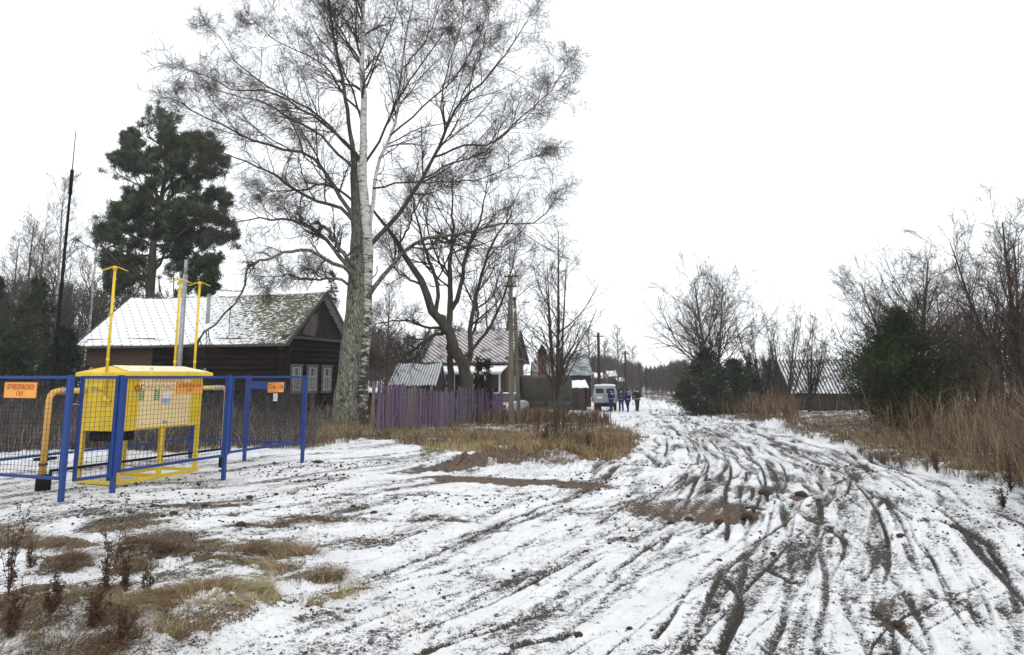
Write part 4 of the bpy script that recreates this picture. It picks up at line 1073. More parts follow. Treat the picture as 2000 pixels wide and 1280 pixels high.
for i, (px, py, h, n, lb) in enumerate([(1150, 882, .55, 16, 'brown dead weed clump at the corner of the dry verge by the track'), (1065, 868, .6, 14, 'dark dead weed clump below the slender tree'), (1175, 842, .55, 12, 'dark weed clump nearest the parked van'), (1830, 925, .5, 12, 'brown weed clump at the edge of the right verge'), (1975, 962, .6, 12, 'tall brown weed clump at the right edge of the verge'), (1960, 990, .3, 10, 'low weed clump in the snow at the right edge')]):
    weed_plant('dead_weed', lb, px, py, h, n, 'dead weed clumps on the verges')
# ================================================================= GAS CABINET YARD
u2 = np.array([.325, .946]); u2 /= np.hypot(*u2); v2 = np.array([-u2[1], u2[0]])
RZ = math.atan2(u2[1], u2[0])
def text_mesh(s, size, depth=.001):
    c = bpy.data.curves.new('t', 'FONT'); c.body = s; c.size = size; c.align_x = 'CENTER'; c.align_y = 'CENTER'; c.extrude = depth; c.offset = size*.012
    o = bpy.data.objects.new('t', c); COL.objects.link(o)
    me = bpy.data.meshes.new_from_object(o.evaluated_get(bpy.context.evaluated_depsgraph_get()))
    bpy.data.objects.remove(o); return me
def lettering(name, s, size, mat, parent, loc, rx=(math.pi/2, 0, 0), sc=(1, 1, 1)):
    me = text_mesh(s, size); o = link(name, me, M[mat], parent); o.location = loc; o.rotation_euler = rx; o.scale = sc
    return o

# ---- cabinet, local frame: +x along the long side (away), +y to the left, front face looks to -y
N = np.array([-6.28, 11.16]); zc = gz(*N)
cab = thing('gas_cabinet', 'yellow gas regulator cabinet on an open yellow stand inside the blue mesh fence', 'gas cabinet', (N[0], N[1], zc), RZ)
m = MB(); Lc, Wc = 1.70, .86
for a, b in (((0, 0), (Lc, 0)), ((0, Wc), (Lc, Wc)), ((0, 0), (0, Wc)), ((Lc, 0), (Lc, Wc)), ((.86, 0), (.86, Wc))):
    m.bar((a[0], a[1], .05), (b[0], b[1], .05), .075, .05)
m.box((.0, .0, .10), (.07, .07, .12)); m.build('base_frame', M['yellow'], cab, .004)
for a, b in ((.03, Wc-.03), (Lc-.03, .03), (Lc-.03, Wc-.03), (.86, .03), (.86, Wc-.03), (.045, .05)):
    MB().box((a, b, .465), (.06, .06, .79)).build('leg', M['yellow'], cab, .004)
m = MB(); m.box((Lc/2, Wc/2, 1.285), (Lc+.02, Wc, .87)); m.build('body', M['yellow'], cab, .01)
m = MB(); m.box((.86, -.012, 1.283), (1.12, .024, .80)); dr_ = m.build('door', M['cream'], cab, .006)
MB().box((.86, -.032, .955), (.09, .018, .045)).build('latch', M['galv'], dr_, .003)
for k in (.40, 1.30): MB().box((k, -.026, .955), (.02, .01, .03)).build('rivet', M['galv'], dr_)
for k, z in enumerate((1.02, 1.55)): MB().cyl((1.425, -.02, z-.04), (1.425, -.02, z+.04), .012, S=8).build('hinge', M['yellow'], dr_)
m = MB()   # shallow ridged roof with overhang
x0, x1, y0, y1 = -.09, Lc+.14, -.11, Wc+.10; zr0, zr1 = 1.73, 1.795
ring = lambda z, i=0: [(x0+i, y0+i, z), (x1-i, y0+i, z), (x1-i, y1-i, z), (x0+i, y1-i, z)]
b_ = m.n
m.add(ring(zr0)+ring(zr1)+[(x0+.16, (y0+y1)/2, 1.90), (x1-.16, (y0+y1)/2, 1.90)],
      [(3, 2, 1, 0), (0, 1, 5, 4), (1, 2, 6, 5), (2, 3, 7, 6), (3, 0, 4, 7), (4, 5, 9, 8), (6, 7, 8, 9), (4, 8, 7), (5, 6, 9)])
roof_c = m.build('roof', M['yellow'], cab, .008)
m = MB(); off = .004
nrm = .005
m.add([(x0+.10, y0+.03, 1.806), (x1-.08, y0+.03, 1.806), (x1-.20, (y0+y1)/2-.02, 1.903), (x0+.22, (y0+y1)/2-.02, 1.903),
       (x0+.10, y0+.03, 1.818), (x1-.08, y0+.03, 1.818), (x1-.20, (y0+y1)/2-.02, 1.914), (x0+.22, (y0+y1)/2-.02, 1.914)],
      [(0, 3, 2, 1), (4, 5, 6, 7), (0, 1, 5, 4), (1, 2, 6, 5), (2, 3, 7, 6), (3, 0, 4, 7)])
m.build('snow_layer', M['thinsnow'], roof_c)
for a, b in ((.02, .75), (.55, .02), (Lc+.06, .02), (Lc-.05, .8)):
    an = np.linspace(0, 2*math.pi, 13)
    MB().tube([(a+.028*math.cos(t), b, 1.845+.028*math.sin(t)) for t in an], .007, 6, cap=False).build('lifting_eye', M['galv'], roof_c)
lw = lettering('lettering', 'ОГНЕОПАСНО', .135, 'greyink', cab, (.735, -.027, 1.535), sc=(1.13, 1, 1.05))
lw.data.materials.append(M['red']); x_min = min(v.co.x for v in lw.data.vertices); wd_ = max(v.co.x for v in lw.data.vertices)-x_min
for pg in lw.data.polygons: pg.material_index = int(pg.center.x < x_min+wd_*.172)      # the first two letters kept their red
lettering('lettering', 'ГАЗООПАСНО', .10, 'greyink', cab, (.90, -.026, 1.66), sc=(1.0, 1, 1))
def sticker(name, mat, x, z, w, h, inner=True):
    s = MB().box((x, -.0265, z), (w, .003, h)).build(name, M[mat], cab)
    if inner:
        g = MB()
        for k in range(5):
            g.box((x+(-.01 if k % 2 else .012), -.0288, z-h*.36+h*.18*k), (w*.5, .0015, h*.06))
        g.build('print', M['cream'], s)
    return s
sticker('sticker', 'green', .345, 1.43, .105, .185); sticker('sticker', 'green', .655, 1.425, .115, .19)
sticker('sticker', 'white', .855, 1.405, .17, .10, False); sticker('sticker', 'skyblue', .855, 1.315, .18, .085, False)
MB().box((-.014, .60, 1.53), (.004, .13, .06)).build('name_plate', M['galv'], cab)
lettering('lettering', 'ГАЗ', .06, 'red', cab, (-.012, .47, 1.50), (math.pi/2, 0, -math.pi/2))
# end fitting on the near face: short elbow of the vent
m = MB(); m.box((.25, .45, .76), (.42, .5, .16)); m.build('meter_box', M['black'], cab, .02)

def vent(a, b, z0, label):
    p = N+u2*a+v2*b; g = gz(*p)
    t = thing('vent_pipe', label, 'vent pipe', (p[0], p[1], zc), .12, group='yellow vent pipes of the gas cabinet')
    MB().cyl((0, 0, z0), (0, 0, 3.52), .022, S=12).build('pipe', M['yellow'], t)
    if a < 1: MB().tube([(0, 0, z0), (0, 0, z0-.05), (.03, 0, z0-.08), (.09, 0, z0-.09)], .032, 10).build('elbow', M['yellow'], t)
    m = MB()
    for s in (-1, 1):
        pts = [(s*x, 0, 3.54-.075*(x/.17)**1.3+.012*(x/.17)**3) for x in np.linspace(0, .20, 8)]
        for c, d in zip(pts[:-1], pts[1:]): m.bar(c, d, .055, .012)
    m.cyl((0, 0, 3.48), (0, 0, 3.54), .036, S=12); m.build('rain_cap', M['yellow'], t)
    for z in (2.0, 2.75): MB().cyl((0, 0, z-.02), (0, 0, z+.02), .028, S=12).build('coupling', M['yellow'], t)
vent(-.07, .30, 1.42, 'leftmost yellow vent pipe, rising before the near end of the cabinet')
vent(1.44, .42, 1.84, 'middle yellow vent pipe, just left of the grey mast')
vent(1.90, .40, 1.30, 'rightmost yellow vent pipe, just right of the grey mast')
# gas risers with black insulated feet
def riser(a0, b0, a1, label, r, pale):
    p = N+u2*a0+v2*b0; t = thing('gas_pipe', label, 'gas pipe', (p[0], p[1], gz(*p)), RZ, group='gas pipes at the ends of the cabinet')
    zz = zc+1.50-gz(*p); d = a1-a0; s = 1 if d > 0 else -1
    MB().tube([(0, 0, .18), (0, 0, zz-.14), (s*.02, 0, zz-.06), (s*.06, 0, zz-.02), (s*.14, 0, zz), (s*.22, 0, zz)], r, 14).build('riser', M['pipe'], t)
    MB().cyl((s*.2, 0, zz), (d, 0, zz), r*.93, S=14).build('cross_pipe', M['pipe_pale'], t)
    MB().cyl((s*.18, 0, zz), (s*.36, 0, zz), r*1.2, S=14).build('coupling', M['galv'], t)
    MB().cyl((0, 0, -.1), (0, 0, .24), r*1.75, S=14).build('insulating_sleeve', M['black'], t)
    MB().cyl((0, 0, .38), (0, 0, .41), r*1.35, S=14).build('flange', M['rust'], t)
    return t
rl = riser(-.62, .80, .0, 'ochre gas pipe rising from a black sleeve at the near left of the cabinet', .047, 1)
rr_ = riser(3.25, .80, 1.7, 'ochre gas pipe at the far end of the cabinet, beside the blue post', .045, 1)
MB().tube([(3.24-3.25, 0, 1.52), (-.05, -.06, 1.60), (-.12, -.1, 1.62)], .012, 6).build('valve_handle', M['white'], rr_)
pa = N+u2*-.55+v2*.72; pc = N+u2*3.18+v2*.72
t = thing('insulated_pipe', 'thin black pipe running low above the snow between the two gas pipes', 'pipe', (pa[0], pa[1], gz(*pa)))
MB(off=(pa[0], pa[1], gz(*pa))).cyl((pa[0], pa[1], .30), (pc[0], pc[1], .27), .022, S=8).build('pipe', M['black'], t)
for q in (pa, pc): MB(off=(pa[0], pa[1], gz(*pa))).cyl((q[0], q[1], -.05), (q[0], q[1], .31), .022, S=8).build('stand', M['black'], t)
# pedestal below the cabinet
p = N+u2*.42+v2*.62
t = thing('pedestal', 'short blue steel pedestal with wide head standing behind the cabinet stand', 'pedestal', (p[0], p[1], gz(*p)), RZ)
MB().box((0, 0, .33), (.07, .07, .70)).build('post', M['blue'], t, .004); MB().box((0, 0, .63), (.14, .14, .16)).build('head', M['blue'], t, .006)
# grey mast and lightning rod
p = np.array([-.4838*27, 27.]); zm = gz(*p)-.05; Hm = CH+.1714*27-zm; t = thing('mast', 'plain grey steel mast between the middle and right yellow vent pipes', 'mast', (p[0], p[1], zm))
MB().cyl((0, 0, 0), (0, 0, Hm-.6), .10, .09, S=14).build('tube', M['galv'], t); MB().cyl((0, 0, Hm-.6), (0, 0, Hm), .07, .065, S=12).build('tip', M['galv'], t)
p = np.array([-.6658*14.5, 14.5]); zb = gz(*p); H = CH+.378*14.5-zb; hj = CH+ray(143, 328)[1]*14.5-zb
t = thing('lightning_rod', 'very tall thin black lightning rod with a needle tip, left of the yellow cabinet', 'lightning rod', (p[0], p[1], zb-.1))
MB().tube([(0, 0, 0), (0, 0, 2.6), (0, 0, hj)], [.045, .036, .024], 12).build('mast', M['black'], t)
MB().cyl((0, 0, 2.55), (0, 0, 2.75), .055, S=12).build('collar', M['black'], t)
MB().cyl((.0, 0, hj-.5), (0, 0, hj+.05), .038, S=10).build('clamp', M['black'], t); MB().cyl((0, 0, hj), (0, 0, H), .011, .007, S=6).build('needle', M['black'], t)
MB().box((0, 0, .12), (.3, .3, .05)).build('base_plate', M['black'], t)

# ---- blue mesh fence
A_ = np.array([-6.24, 9.77]); f1 = np.array([-5.93, 10.46]); f2 = np.array([-5.17, 12.6]); B_ = np.array([-4.46, 14.9])
C_ = B_+v2*3.0; e1 = A_+v2*2.0; e2 = A_+v2*3.05; k2 = (C_+e2)/2; k3 = (B_+C_)/2
TOPZ = 1.755
fence = thing('mesh_fence', 'blue steel mesh fence enclosing the yellow gas cabinet', 'fence', (A_[0], A_[1], 0))
def P3(p, z): return np.array([p[0], p[1], z])-np.array([A_[0], A_[1], 0])
def mesh_panel(p, q, name='mesh_panel', z0=.34, inset=.045, fr=.042, cell=.07):
    d = (q-p)/np.hypot(*(q-p)); p1 = p+d*inset; q1 = q-d*inset
    m = MB(); z1 = TOPZ-fr/2
    for a, b in ((P3(p1, z0), P3(q1, z0)), (P3(p1, z1), P3(q1, z1))): m.bar(a, b, fr, fr)
    for a in (p1, q1): m.bar(P3(a, z0-fr/2), P3(a, z1+fr/2), fr)
    o = m.build(name, M['blue'], fence)
    m = MB(); L = np.hypot(*(q1-p1)); nx = int(L/cell); r = .0020
    for i in range(1, nx):
        c = p1+d*L*i/nx; c2 = c+d*rng.normal(0, .004); m.bar(P3(c, z0), P3(c2, z1), r*2)
    nz = int((z1-z0)/cell)
    for i in range(1, nz):
        z = z0+(z1-z0)*i/nz; m.bar(P3(p1, z+rng.normal(0, .003)), P3(q1, z+rng.normal(0, .003)), r*2)
    m.build('wire_mesh', M['wire'], o); return o
def post(p, w=.062, top=TOPZ+.012, name='post'):
    g = float(ztop(p[0], p[1])[0]) if name == 'post' else 0
    m = MB(); m.box(P3(p, (top+g-.15)/2), (w, w, top-g+.15), RZ); o = m.build(name, M['blue'], fence, .004); return o
for p in (A_, f1, f2, B_, C_, e1, e2, k2, k3): post(p)
for p, w in ((f2+u2*.048, .045), (f1+u2*.05, .045)):
    MB().box(P3(p, 1.05), (w, w, 1.42), RZ).build('hinge_post', M['blue'], fence, .004)
gate = mesh_panel(A_+u2*.13, f1-u2*.005, 'gate', z0=.30)
for z in (.7, 1.35): MB().tube([P3(A_+u2*.03, z), P3(A_+u2*.10, z+.01), P3(A_+u2*.15, z-.01)], .008, 5).build('latch_wire', M['galv'], gate)
mesh_panel(f1+u2*.04, f2); mesh_panel(f2+u2*.06, B_, z0=.38); mesh_panel(B_, k3); mesh_panel(k3, C_); mesh_panel(C_, k2); mesh_panel(k2, e2); mesh_panel(e1, A_)
MB().box(P3(C_+u2*-.1, 1.28), (.15, .12, .92), RZ).build('post_casing', M['blue'], fence, .01)
def sign(center, w, h, lines, facing, label, name='warning_sign', mat='orange', ink='red', tall=1.25):
    """flat sign; facing = angle of its local +x (reading direction)"""
    t = thing(name, label, 'sign', center, facing)
    pl = MB().box((0, 0, 0), (w, .006, h)).build('plate', M[mat], t, .001)
    b = MB()
    for x, z, ww, hh in ((0, h/2-.004, w-.01, .003), (0, -h/2+.004, w-.01, .003)): b.box((x, -.0045, z), (ww, .002, hh))
    for x in (-w/2+.004, w/2-.004): b.box((x, -.0045, 0), (.003, .002, h-.01))
    b.build('border', M[ink], t)
    for s, size, z, sx_ in lines:
        lettering('lettering', s, size, ink, t, (0, -.005, z), sc=(sx_, tall, 1))
    return t
ang_front = RZ
n_out = np.array([u2[1], -u2[0]])   # outward normal of the front side
p = f2-u2*.36+n_out*.04
def on_front(px, off=.045):
    """point on the front side seen at photo x"""
    k = (px-1000)/1346.0
    # A_+u2*s+n_out*off = (kY, Y)
    s = (k*(A_[1]+n_out[1]*off)-(A_[0]+n_out[0]*off))/(u2[0]-k*u2[1]); return A_+u2*s+n_out*off
p = on_front(372); sign((p[0], p[1], CH-.20), .60, .19, [('ОГНЕОПАСНО', .070, .035, 1.05), ('ГАЗ', .062, -.045, 1)], RZ, 'orange flammable gas warning sign on the fence in front of the cabinet')
p = on_front(540); s_ = sign((p[0], p[1], CH-.225), .50, .20, [('Тел.: 104', .125, 0, .90)], RZ, 'orange sign with the emergency telephone number on the right fence panel', tall=1.15)
t = thing('notice', 'small white printed notice hanging under the telephone sign', 'notice', (p[0], p[1], CH-.42), RZ)
MB().box((0, 0, 0), (.13, .003, .15)).build('sheet', M['white'], t)
m = MB()
for k in range(4): m.box((.0, -.003, .05-.033*k), (.09, .0015, .006))
m.build('print', M['wire'], t)
p = A_+v2*.93+u2*-.045; sign((p[0], p[1], CH-.20), .66, .23, [('ОГНЕОПАСНО!', .09, .04, .85), ('ГАЗ', .075, -.055, 1)], RZ+math.pi*1.5, 'orange warning sign with red letters cut by the left edge of the view', tall=1.15)
p = k3+v2*-.55; t = thing('sign_back', 'plain blue sheet fixed to the rear mesh panel, behind the telephone sign', 'sign', (p[0], p[1], CH-.2), RZ+math.pi/2)
MB().box((0, .03, 0), (.95, .01, .17)).build('sheet', M['blue'], t, .002); MB().box((0, .02, .05), (.9, .01, .02)).build('batten', M['blue'], t)

# ================================================================= BUILDINGS
def roof_mat_log():
    t = NT('snowy_mossy_slates'); uv = t.uv(); x, y, _ = t.sep(uv)
    r = t.map(uv, (1, 1, 1), (0, 0, R(45)))
    rx, ry, _ = t.sep(r)
    f = lambda q, s: t.math('FRACT', t.math('MULTIPLY', q, s))
    edge = t.math('MULTIPLY', t.math('LESS_THAN', f(rx, 2.6), .16), t.math('LESS_THAN', f(ry, 2.6), .42))
    n = t.noise(t.map(uv, (.5, 1.0, 1)), 8.5, 5, .7); n2 = t.noise(uv, 1.2, 3, .5)
    # moss grows towards the near gable (small x) and the ridge
    g = t.math('SUBTRACT', t.math('ADD', t.math('MULTIPLY', t.math('SUBTRACT', 5.2, x), .052), t.math('MULTIPLY', y, .042)), .13)
    mo = t.math('ADD', t.math('ADD', n, t.math('MAXIMUM', t.math('MINIMUM', g, .13), -.25)), t.math('MULTIPLY', t.math('SUBTRACT', n2, .5), .25))
    moss = t.ramp(mo, [(.54, 0.0), (.60, 1.0)])
    mossc = t.ramp(t.noise(uv, 18, 4, .6), [(.35, (.035, .034, .03)), (.6, (.15, .155, .085))])
    sn = t.mix(edge, (.80, .81, .82), (.36, .37, .39))
    col = t.mix(moss, sn, mossc); t.bump(mo, .5); return t.done(col, .9)
def roof_mat_tiles(name, c_snow, c_tile, sc=4.0, thr=.5, plain=None, diag=True):
    t = NT(name); uv = t.uv()
    r = t.map(uv, (1, 1, 1), (0, 0, R(45) if diag else 0)); rx, ry, _ = t.sep(r)
    f = lambda q: t.math('FRACT', t.math('MULTIPLY', q, sc))
    if diag: e = t.math('MAXIMUM', t.math('LESS_THAN', f(rx), .34), t.math('LESS_THAN', f(ry), .12))
    else: e = t.math('LESS_THAN', f(rx), .34)
    n = t.noise(uv, 1.1, 4, .6)
    k = t.math('MULTIPLY', t.ramp(n, [(thr-.05, 1.0), (thr+.08, 0.0)]), t.math('SUBTRACT', 1.0, e))
    tc = t.ramp(t.noise(uv, 5, 4, .6), [(.3, tuple(q*.7 for q in c_tile)), (.7, tuple(min(1, q*1.3) for q in c_tile))])
    col = t.mix(k, tc, c_snow); t.bump(e, .4); return t.done(col, .85)
M['roof_log'] = roof_mat_log()
M['roof_tile'] = roof_mat_tiles('pinkish_tiles_under_snow', (.55, .52, .53), (.105, .09, .088), 4.2, .56)
M['roof_tile_b'] = roof_mat_tiles('pinkish_tiles_behind', (.5, .48, .49), (.13, .10, .095), 3.0, .45)
M['roof_wave'] = roof_mat_tiles('corrugated_roof_under_snow', (.62, .64, .66), (.09, .095, .10), 7.0, .66, diag=False)
M['roof_wave_b'] = roof_mat_tiles('corrugated_barn_roof', (.74, .75, .77), (.055, .055, .06), 3.57, .60, diag=False)
M['roof_grey'] = roof_mat_tiles('grey_far_roof', (.45, .48, .5), (.16, .18, .19), 2.5, .45)

def slab(name, A, Bp, Cp, Dp, th, mat, parent, wave=0, nx=1):
    """roof plane A-B along the eave, D-C along the ridge; UV in metres; optional corrugation"""
    A, Bp, Cp, Dp = [np.array(q, float) for q in (A, Bp, Cp, Dp)]
    nn = np.cross(Bp-A, Dp-A); nn /= np.linalg.norm(nn)
    if nn[2] < 0: nn = -nn
    L = np.linalg.norm(Bp-A); Hh = np.linalg.norm(Dp-A)
    if wave: nx = max(8, int(L/wave*6))
    nx = max(nx, 24); ny = 10
    U_, V_ = np.meshgrid(np.linspace(0, 1, nx+1), np.linspace(0, 1, ny+1))
    P = (A*(1-U_[..., None])+Bp*U_[..., None])*(1-V_[..., None])+(Dp*(1-U_[..., None])+Cp*U_[..., None])*V_[..., None]
    sag = -.05*np.sin(math.pi*U_)*V_+.02*np.sin(U_*17+V_*3) if not wave else -.07*np.sin(math.pi*U_)*V_+.03*np.sin(U_*9+V_*5)
    if wave: sag = sag+.028*np.sin(U_*L/wave*2*math.pi)
    P = P+nn*sag[..., None]; Q = P-nn*th
    n = P.shape[0]*P.shape[1]; idx = np.arange(n).reshape(P.shape[:2]); 
    q = lambda i: np.stack([i[:-1, :-1], i[:-1, 1:], i[1:, 1:], i[1:, :-1]], -1).reshape(-1, 4)
    Fs = [q(idx), q(idx+n)[:, ::-1]]
    for e in (idx[0], idx[-1], idx[:, 0], idx[:, -1]):
        Fs.append(np.stack([e[:-1], e[1:], e[1:]+n, e[:-1]+n], -1))
    Fs = np.concatenate(Fs); me = mesh_np(name, np.concatenate([P.reshape(-1, 3), Q.reshape(-1, 3)]), Fs, False)
    uvl = me.uv_layers.new(name='UVMap'); uvp = np.stack([U_*L, V_*Hh], -1).reshape(-1, 2); uvp = np.concatenate([uvp, uvp])
    uvl.data.foreach_set('uv', uvp[Fs.ravel()].astype(np.float32).ravel())
    return link(name, me, M[mat], parent)

def gable_house(name, label, a, d, W_, L_, ze, zr, zg, mats, over=.35, windows=(), log=False, long_windows=(), group=None, wave=0, split=None):
    """a: wall corner nearest us at the gable; d: unit vector along the gable wall; long side runs along l = d rotated +90deg"""
    d = np.array(d, float); d /= np.hypot(*d); l = np.array([-d[1], d[0]])
    rz = math.atan2(d[1], d[0]); t = thing(name, label, 'house' if 'house' in name else 'shed', (a[0], a[1], zg), rz, group=group)
    ze -= zg; zr -= zg; s = (zr-ze)/(W_/2+over); zw = ze+s*over      # wall top height
    # local: +x along gable wall, +y along the long side
    if log:
        for nm, f in (('wall', 0), ('wall', 1)):
            m = MB(); k = 0; z = .14
            while z < zw-.1:
                rr = .135
                if f == 0: m.tube([(-.28+rng.normal(0, .03), 0, z), (W_/2, .0, z+rng.normal(0, .006)), (W_+.28, 0, z)], rr, 10)
                else: m.tube([(0, -.28+rng.normal(0, .03), z+.12), (.01, split*.5, z+.12+rng.normal(0, .01)), (0, split, z+.12)], rr, 10)
                z += .245
            m.build('wall', M[mats['wall']], t)
        m = MB(); m.box((.05, split+(L_-split)/2, zw/2), (.16, L_-split, zw)); m.box((W_-.05, L_/2, zw/2), (.16, L_, zw)); m.box((W_/2, L_-.05, zw/2), (W_, .1, zw)); m.build('wall', M['brownwall'], t)
        m = MB(); m.box((W_/2, .06, zw/2), (W_-.1, .1, zw)); m.build('wall_core', M['log'], t)
        m = MB(); m.box((W_/2, L_/2, -.15), (W_+.1, L_+.1, .5)); m.build('foundation', M['concrete'], t)
    else:
        m = MB(); m.box((W_/2, .06, (zw-.4)/2), (W_, .12, zw+.4)); m.box((W_/2, L_-.06, (zw-.4)/2), (W_, .12, zw+.4))
        for x in (.06, W_-.06): m.box((x, L_/2, (zw-.4)/2), (.12, L_-.24, zw+.4))
        m.build('wall', M[mats['wall']], t)
    # gable boards
    for yy, o in ((.02, 1), (L_-.02, -1)):
        m = MB(); n = int(W_/.17); bw = W_/n
        for i in range(n):
            x = (i+.5)*bw; top = zr-abs(x-W_/2)*s-.10
            if top > zw+.03: m.box((x, yy-o*(.03+.006*(i % 2)), (zw+top)/2), (bw*.96, .03, top-zw))
        m.build('gable', M[mats['gable']], t)
    m = MB(); m.box((W_/2, -.10, zw-.02), (W_+.5, .20, .13)); m.build('cornice', M['fascia'], t)
    ov = over; og = over*.9
    A = (-ov, -og, ze); B = (-ov, L_+og, ze); Cc = (W_/2, L_+og, zr); D = (W_/2, -og, zr)
    r = slab('roof', A, B, Cc, D, .06, mats['roof'], t, wave)
    A2 = (W_+ov, -og, ze); B2 = (W_+ov, L_+og, ze)
    slab('roof', B2, A2, D, Cc, .06, mats['roof'], t, wave)
    m = MB()
    for x0_, sgn in ((-ov, 1), (W_+ov, -1)):
        m.bar((x0_, -og-.03, ze-.05), (W_/2, -og-.03, zr-.05), .04, .17); m.bar((x0_, L_+og+.03, ze-.05), (W_/2, L_+og+.03, zr-.05), .04, .17)
    m.bar((-ov-.0, -og, ze-.07), (-ov, L_+og, ze-.07), .04, .1)
    m.build('barge_board', M['fascia'], t)
    def window(x, y, z0, z1, w, axis, simple=False):
        f = MB(); cx_, cy_ = x, y
        def bb(dx, z, ww, hh, th=.06, mi=0, o=0):
            if axis == 0: f.box((cx_+dx, cy_-.02-o, z), (ww, th, hh), mi=mi)
            else: f.box((cx_-.02-o, cy_+dx, z), (th, ww, hh), mi=mi)
        bb(0, z1+.06, w+.28, .14); bb(0, z0-.06, w+.28, .12); bb(-w/2-.06, (z0+z1)/2, .11, z1-z0+.004); bb(w/2+.06, (z0+z1)/2, .11, z1-z0+.004)
        fo = f.build('window', M['frame_old'], t)
        f = MB(); z2 = z0+(z1-z0)*.62
        for z in (z0+.03, z1-.03, z2): bb(0, z, w-.002, .05, .05)
        for dx in (-w/2+.025, w/2-.025): bb(dx, (z0+z1)/2, .05, z1-z0-.11, .045)
        bb(0, (z0+z2)/2, .04, z2-z0-.055, .045); f.build('sash', M['frame'], fo)
        f = MB(); bb(0, (z0+z1)/2, w-.1, z1-z0-.1, .012, o=-.015); f.build('pane', M['glass'], fo)
        f = MB(); bb(-w*.24, (z0+z1)/2, w*.2, z1-z0-.12, .006, o=.0); bb(w*.26, (z0+z1)/2, w*.18, z1-z0-.12, .006, o=.0); f.build('curtain', M['curtain'], fo)
    for x, z0, z1, w in windows: window(x, -.14 if log else -.03, z0-zg, z1-zg, w, 0)
    for y, z0, z1, w in long_windows: window(-.14 if log else -.03, y, z0-zg, z1-zg, w, 1)
    return t, r

# log house
ea = np.array([-9.87, 30.0]); gd = np.array([math.cos(R(75.5)), math.sin(R(75.5))]); gl_ = np.array([-gd[1], gd[0]])
over = .42
wa = ea+gd*over+gl_*over*.9
zg = gz(-12, 32)-.1
def xg(px):   # distance along the gable wall seen at photo x
    k = (px-1000)/1346.0; return (k*wa[1]-wa[0])/(gd[0]-k*gd[1])
Wg = 6.5-2*over
wins = [(xg(572.5), 1.08, 2.16, .72), (xg(604), 1.06, 2.16, .72), (xg(632.5), 1.06, 2.16, .72)]
house, hroof = gable_house('log_house', 'dark old log house with a snowy mossy roof and three pale gable windows', wa, gd, Wg, 10.8, 3.18, 5.85, zg,
    dict(wall='log', gable='board', roof='roof_log'), over=over, windows=wins, log=True, split=6.9)
# faded pink panel in the gable, broken at the edges
m = MB(); zz = 4.05-zg
m.add([(1.35, -.075, zz-.35), (2.35, -.075, zz-.42), (2.62, -.075, zz+.05), (2.6, -.075, zz+.75), (2.15, -.075, zz+.62), (1.5, -.075, zz+.0),
       (1.35, -.05, zz-.35), (2.35, -.05, zz-.42), (2.62, -.05, zz+.05), (2.6, -.05, zz+.75), (2.15, -.05, zz+.62), (1.5, -.05, zz+.0)],
      [(0, 1, 2, 3, 4, 5), (11, 10, 9, 8, 7, 6)]+[(i, i+6, (i+1) % 6+6, (i+1) % 6) for i in range(6)])
m.build('gable_panel', M['pinkboard'], house)
def rl_(x, y, up=0.0):   # point on the long roof plane (x along the eave from the gable end, y up the slope)
    Wd = Wg/2+over; s = (5.85-3.18)/Wd; c = 1/math.hypot(1, s)
    return np.array([-over+y*c, -over*.9+x, 3.18-zg+y*c*s+up])
m = MB(); a = rl_(5.2, 1.75); m.cyl(a+np.array([0, 0, -.3]), a+np.array([0, 0, 1.35]), .085, S=12); ch = m.build('chimney', M['galv'], hroof)
m = MB(); m.cyl(a+np.array([0, 0, 1.31]), a+np.array([0, 0, 1.37]), .10, S=12); m.build('chimney_collar', M['galv'], house)
# second house with veranda
d2 = np.array([math.cos(R(78)), math.sin(R(78))]); l2 = np.array([-d2[1], d2[0]])
e2_ = np.array([at(997, 43.5), 43.5]); ov2 = .4; w2 = e2_+d2*ov2+l2*ov2*.9; zg2 = gz(-2, 45)-.1
ze2, zr2 = CH+ray(997, 707)[1]*43.5, CH+ray(1025, 645)[1]*46.5
h2, r2_ = gable_house('wooden_house', 'brown house with a steep pinkish tiled roof and a white-roofed veranda behind the purple fence', w2, d2, 5.6, 5.2, ze2, zr2, zg2,
    dict(wall='brownwall', gable='board', roof='roof_tile'), over=ov2, windows=[(2.6, .6, 1.7, .7)], long_windows=())
def ver(nm, mb, mat, bev=0): return mb.build(nm, M[mat], h2, bev)
zv = CH+ray(950, 727)[1]*42.0-zg2
m = MB(); 
m.add([(-2.0, -.1, zv-.05), (-2.0, 4.2, zv-.05), (-.02, 4.2, zv+.38), (-.02, -.1, zv+.38), (-2.0, -.1, zv+.05), (-2.0, 4.2, zv+.05), (-.02, 4.2, zv+.48), (-.02, -.1, zv+.48)],
      [(0, 1, 2, 3), (7, 6, 5, 4), (0, 4, 5, 1), (1, 5, 6, 2), (2, 6, 7, 3), (3, 7, 4, 0)]); ver('veranda_roof', m, 'snow')
for y in (0, .9, 1.6, 2.9, 4.1): ver('veranda_post', MB().box((-1.9, y, zv/2), (.1, .1, zv-.06)), 'frame')
m = MB(); m.box((-1.9, 2.05, zv-.10), (.1, 4.3, .10)); m.box((-1.88, 2.05, .75), (.05, 4.1, .9)); ver('veranda_rail', m, 'frame')
m = MB(); m.box((-.06, 2.0, 1.2), (.05, 3.4, 1.3)); ver('veranda_window', m, 'darkglass')
m = MB(); a = (2.9, 3.2); m.box((a[0], a[1], zr2-zg2+.2), (.5, .5, 1.0)); 
